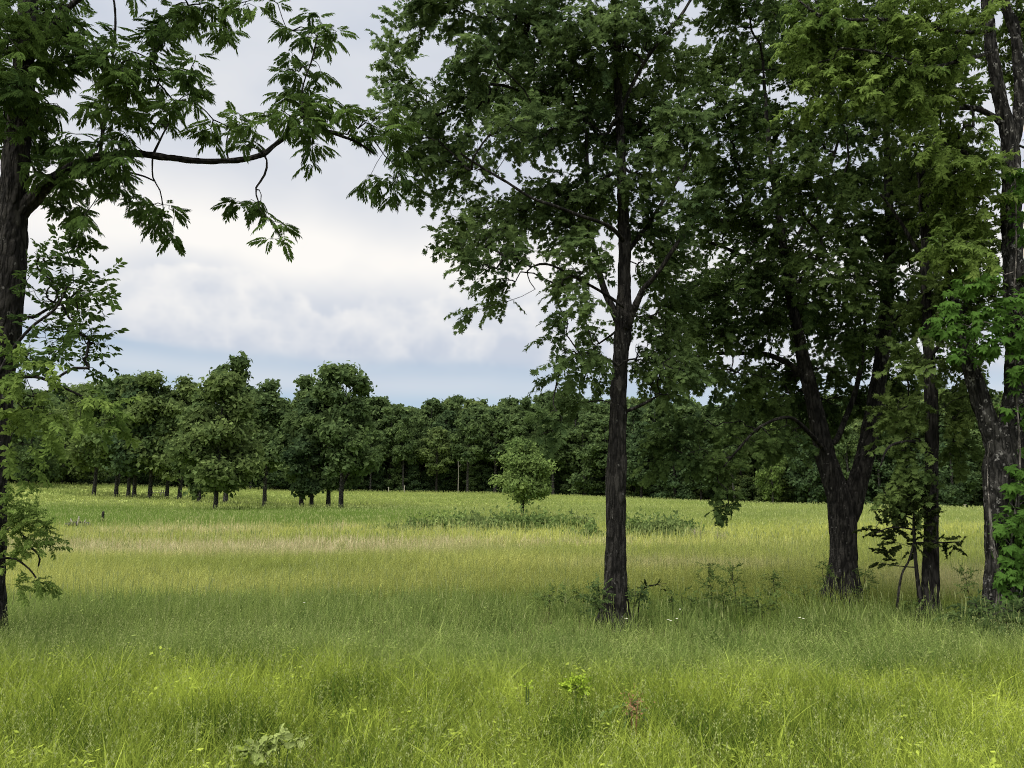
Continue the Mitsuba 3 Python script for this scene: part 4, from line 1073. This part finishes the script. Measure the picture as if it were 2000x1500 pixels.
spots = [(px, 1034 + 6 * (rng.random() - .5) + (0 if px < 1150 else 10), 0.85 + 0.35 * rng.random()) for px in list(range(850, 1170, 20)) + list(range(1240, 1345, 16))] + [(px, 1024 + 4 * rng.random(), 0.5) for px in range(940, 1160, 24)] + [(745, 1036, .6), (775, 1038, .7), (805, 1034, .8), (830, 1036, .9)]
for px, row, sc in spots:
    g = ground_hit(px, row, 0.1)
    k = int(rng.integers(6))
    key = thing('low_shrub', f"low {['green', 'light green', 'olive green'][k % 3]} shrub of the brush strip, {'left of the lone tree' if px < 985 else 'before the lone tree' if px < 1060 else 'between lone tree and straight oak' if px < 1200 else 'right of the straight oak'}", 'shrub', 'low shrubs in the brush strip')
    a = rng.random() * 6.28
    m = mat(np.array([[math.cos(a), -math.sin(a), 0], [math.sin(a), math.cos(a), 0], [0, 0, 1]]), g, 1) @ np.diag([1.0 * sc, 1.0 * sc, 1.15 * sc, 1])
    inst(key + '__leaves', f'brush_{k}', m)
    inst(key + '__stems', f'brush_wood_{k}', m)
for px, row, lab in ((1362, 1052, 'pale dead shrub of bare twigs at the right end of the brush strip'), (1408, 1056, 'small pale dead shrub of bare twigs, right of the larger one')):
    g = ground_hit(px, row, 0.05)
    key = thing('dead_shrub', lab, 'shrub')
    s = Soup()
    for _ in range(130):
        b0 = g + rng.standard_normal(3) * [0.08, 0.08, 0]
        e = b0 + rng.standard_normal(3) * [0.17, 0.17, 0.05] + [0, 0, 0.30 + 0.15 * rng.random()]
        s.add([b0 + [-.004, 0, 0], b0 + [.004, 0, 0], b0 + [0, .005, 0], e], [[0, 1, 3], [1, 2, 3], [2, 0, 3]], (0, 0))
    part(key, 'twigs', s.get()[0], 'dead_twig', kind='stuff')


def box(cx, cy, cz, sx, sy, sz):
    b = trimesh.creation.box((sx, sy, sz)); b.apply_translation((cx, cy, cz))
    return b


g = ground_hit(306, 969)
bn = thing('picnic_table', 'pale weathered picnic table in the shade under the clump of field trees', 'table')
sc = g[1] / 80
hz = g[2] + 0.62
for q in range(4): part(bn, 'board', box(g[0], g[1] - 0.33 + 0.22 * q, hz + 0.75 - 0.62 + 0.0, 1.9, 0.2, 0.05), 'wood_weathered')
for sy in (-0.75, 0.75): part(bn, 'seat', box(g[0], g[1] + sy, g[2] + 0.45, 1.9, 0.26, 0.05), 'wood_weathered')
for sx in (-0.7, 0.7):
    for sy in (-1, 1):
        part(bn, 'leg', tube(np.array([[g[0] + sx, g[1] + sy * .62, g[2] - .05], [g[0] + sx, g[1] + sy * .42, g[2] + .35], [g[0] + sx, g[1] + sy * .2, g[2] + .72]]), [.05, .05, .05], 6, .2, 0, lump=0), 'wood_weathered')
    part(bn, 'crossbar', box(g[0] + sx, g[1], g[2] + 0.40, 0.06, 1.5, 0.09), 'wood_weathered')
for px, row, hh, lab in ((759, 966, .75, 'short pale post at the forest edge, left of the bare pole'), (790, 965, 1.0, 'thin pale post at the forest edge, nearest left of the bare pole'), (1882, 1004, .7, 'short pale post at the forest edge, just right of the slim tree'), (1914, 1004, .55, 'small pale post at the forest edge beside the vine clad tree')):
    u = (px - 1000) / 1513
    D = far_edge(u) - 2.5
    g = np.array([u * D, D, float(ground(u * D, D))])
    k = thing('post', lab, 'post')
    part(k, 'shaft', tube(np.array([[*g[:2], g[2] - .1], [*g[:2], g[2] + hh * .6], [*g[:2], g[2] + hh * 1.4]]), [.11, .10, .10], 8, .3, 0, lump=.03), 'wood_weathered', smooth=True)
    part(k, 'cap', box(g[0], g[1], g[2] + hh * 1.4 + .05, .26, .26, .05), 'wood_weathered')
u = (895 - 1000) / 1513
D = far_edge(u) - 2
g = np.array([u * D, D, float(ground(u * D, D))])
k = thing('pole', 'tall thin pale bare pole standing before the forest, left of the lone tree', 'pole')
part(k, 'shaft', tube(np.array([[*g[:2], g[2] - .2], [g[0] + .03, g[1], g[2] + 3], [g[0] - .05, g[1], g[2] + 6.2]]), [.12, .10, .07], 8, .5, 0, lump=.05), 'wood_grey', smooth=True)
part(k, 'stub', tube(np.array([[g[0], g[1], g[2] + 5], [g[0] + .3, g[1], g[2] + 5.4], [g[0] + .5, g[1], g[2] + 5.6]]), [.05, .04, .02], 6, .3, 0), 'wood_grey', smooth=True)
g = ground_hit(150, 1034)
k = thing('fallen_log', 'short grey weathered log with broken branch stubs lying in the dry grass at the left', 'log')
part(k, 'trunk', tube(np.array([g + [-.5, 0, .18], g + [0, .05, .24], g + [.5, .1, .2]]), [.09, .10, .08], 10, .08, .015), 'bark_grey', smooth=True)
for q, e in enumerate(([.05, 0, .55], [-.3, 0, .45], [.3, .1, .4])): part(k, 'stub', tube(np.array([g + [e[0] * .6, 0, .2], g + np.array(e) * [.9, 1, .8], g + e]), [.05, .04, .02], 6, .1, 0), 'wood_weathered', smooth=True)
g = ground_hit(199, 1026)
k = thing('stump', 'small dark upright stump in the pale dry grass, right of the log', 'stump')
part(k, 'trunk', tube(np.array([g, g + [.01, 0, .3], g + [.03, 0, .62]]), [.09, .07, .06], 9, .06, .012), 'bark_dark', smooth=True)
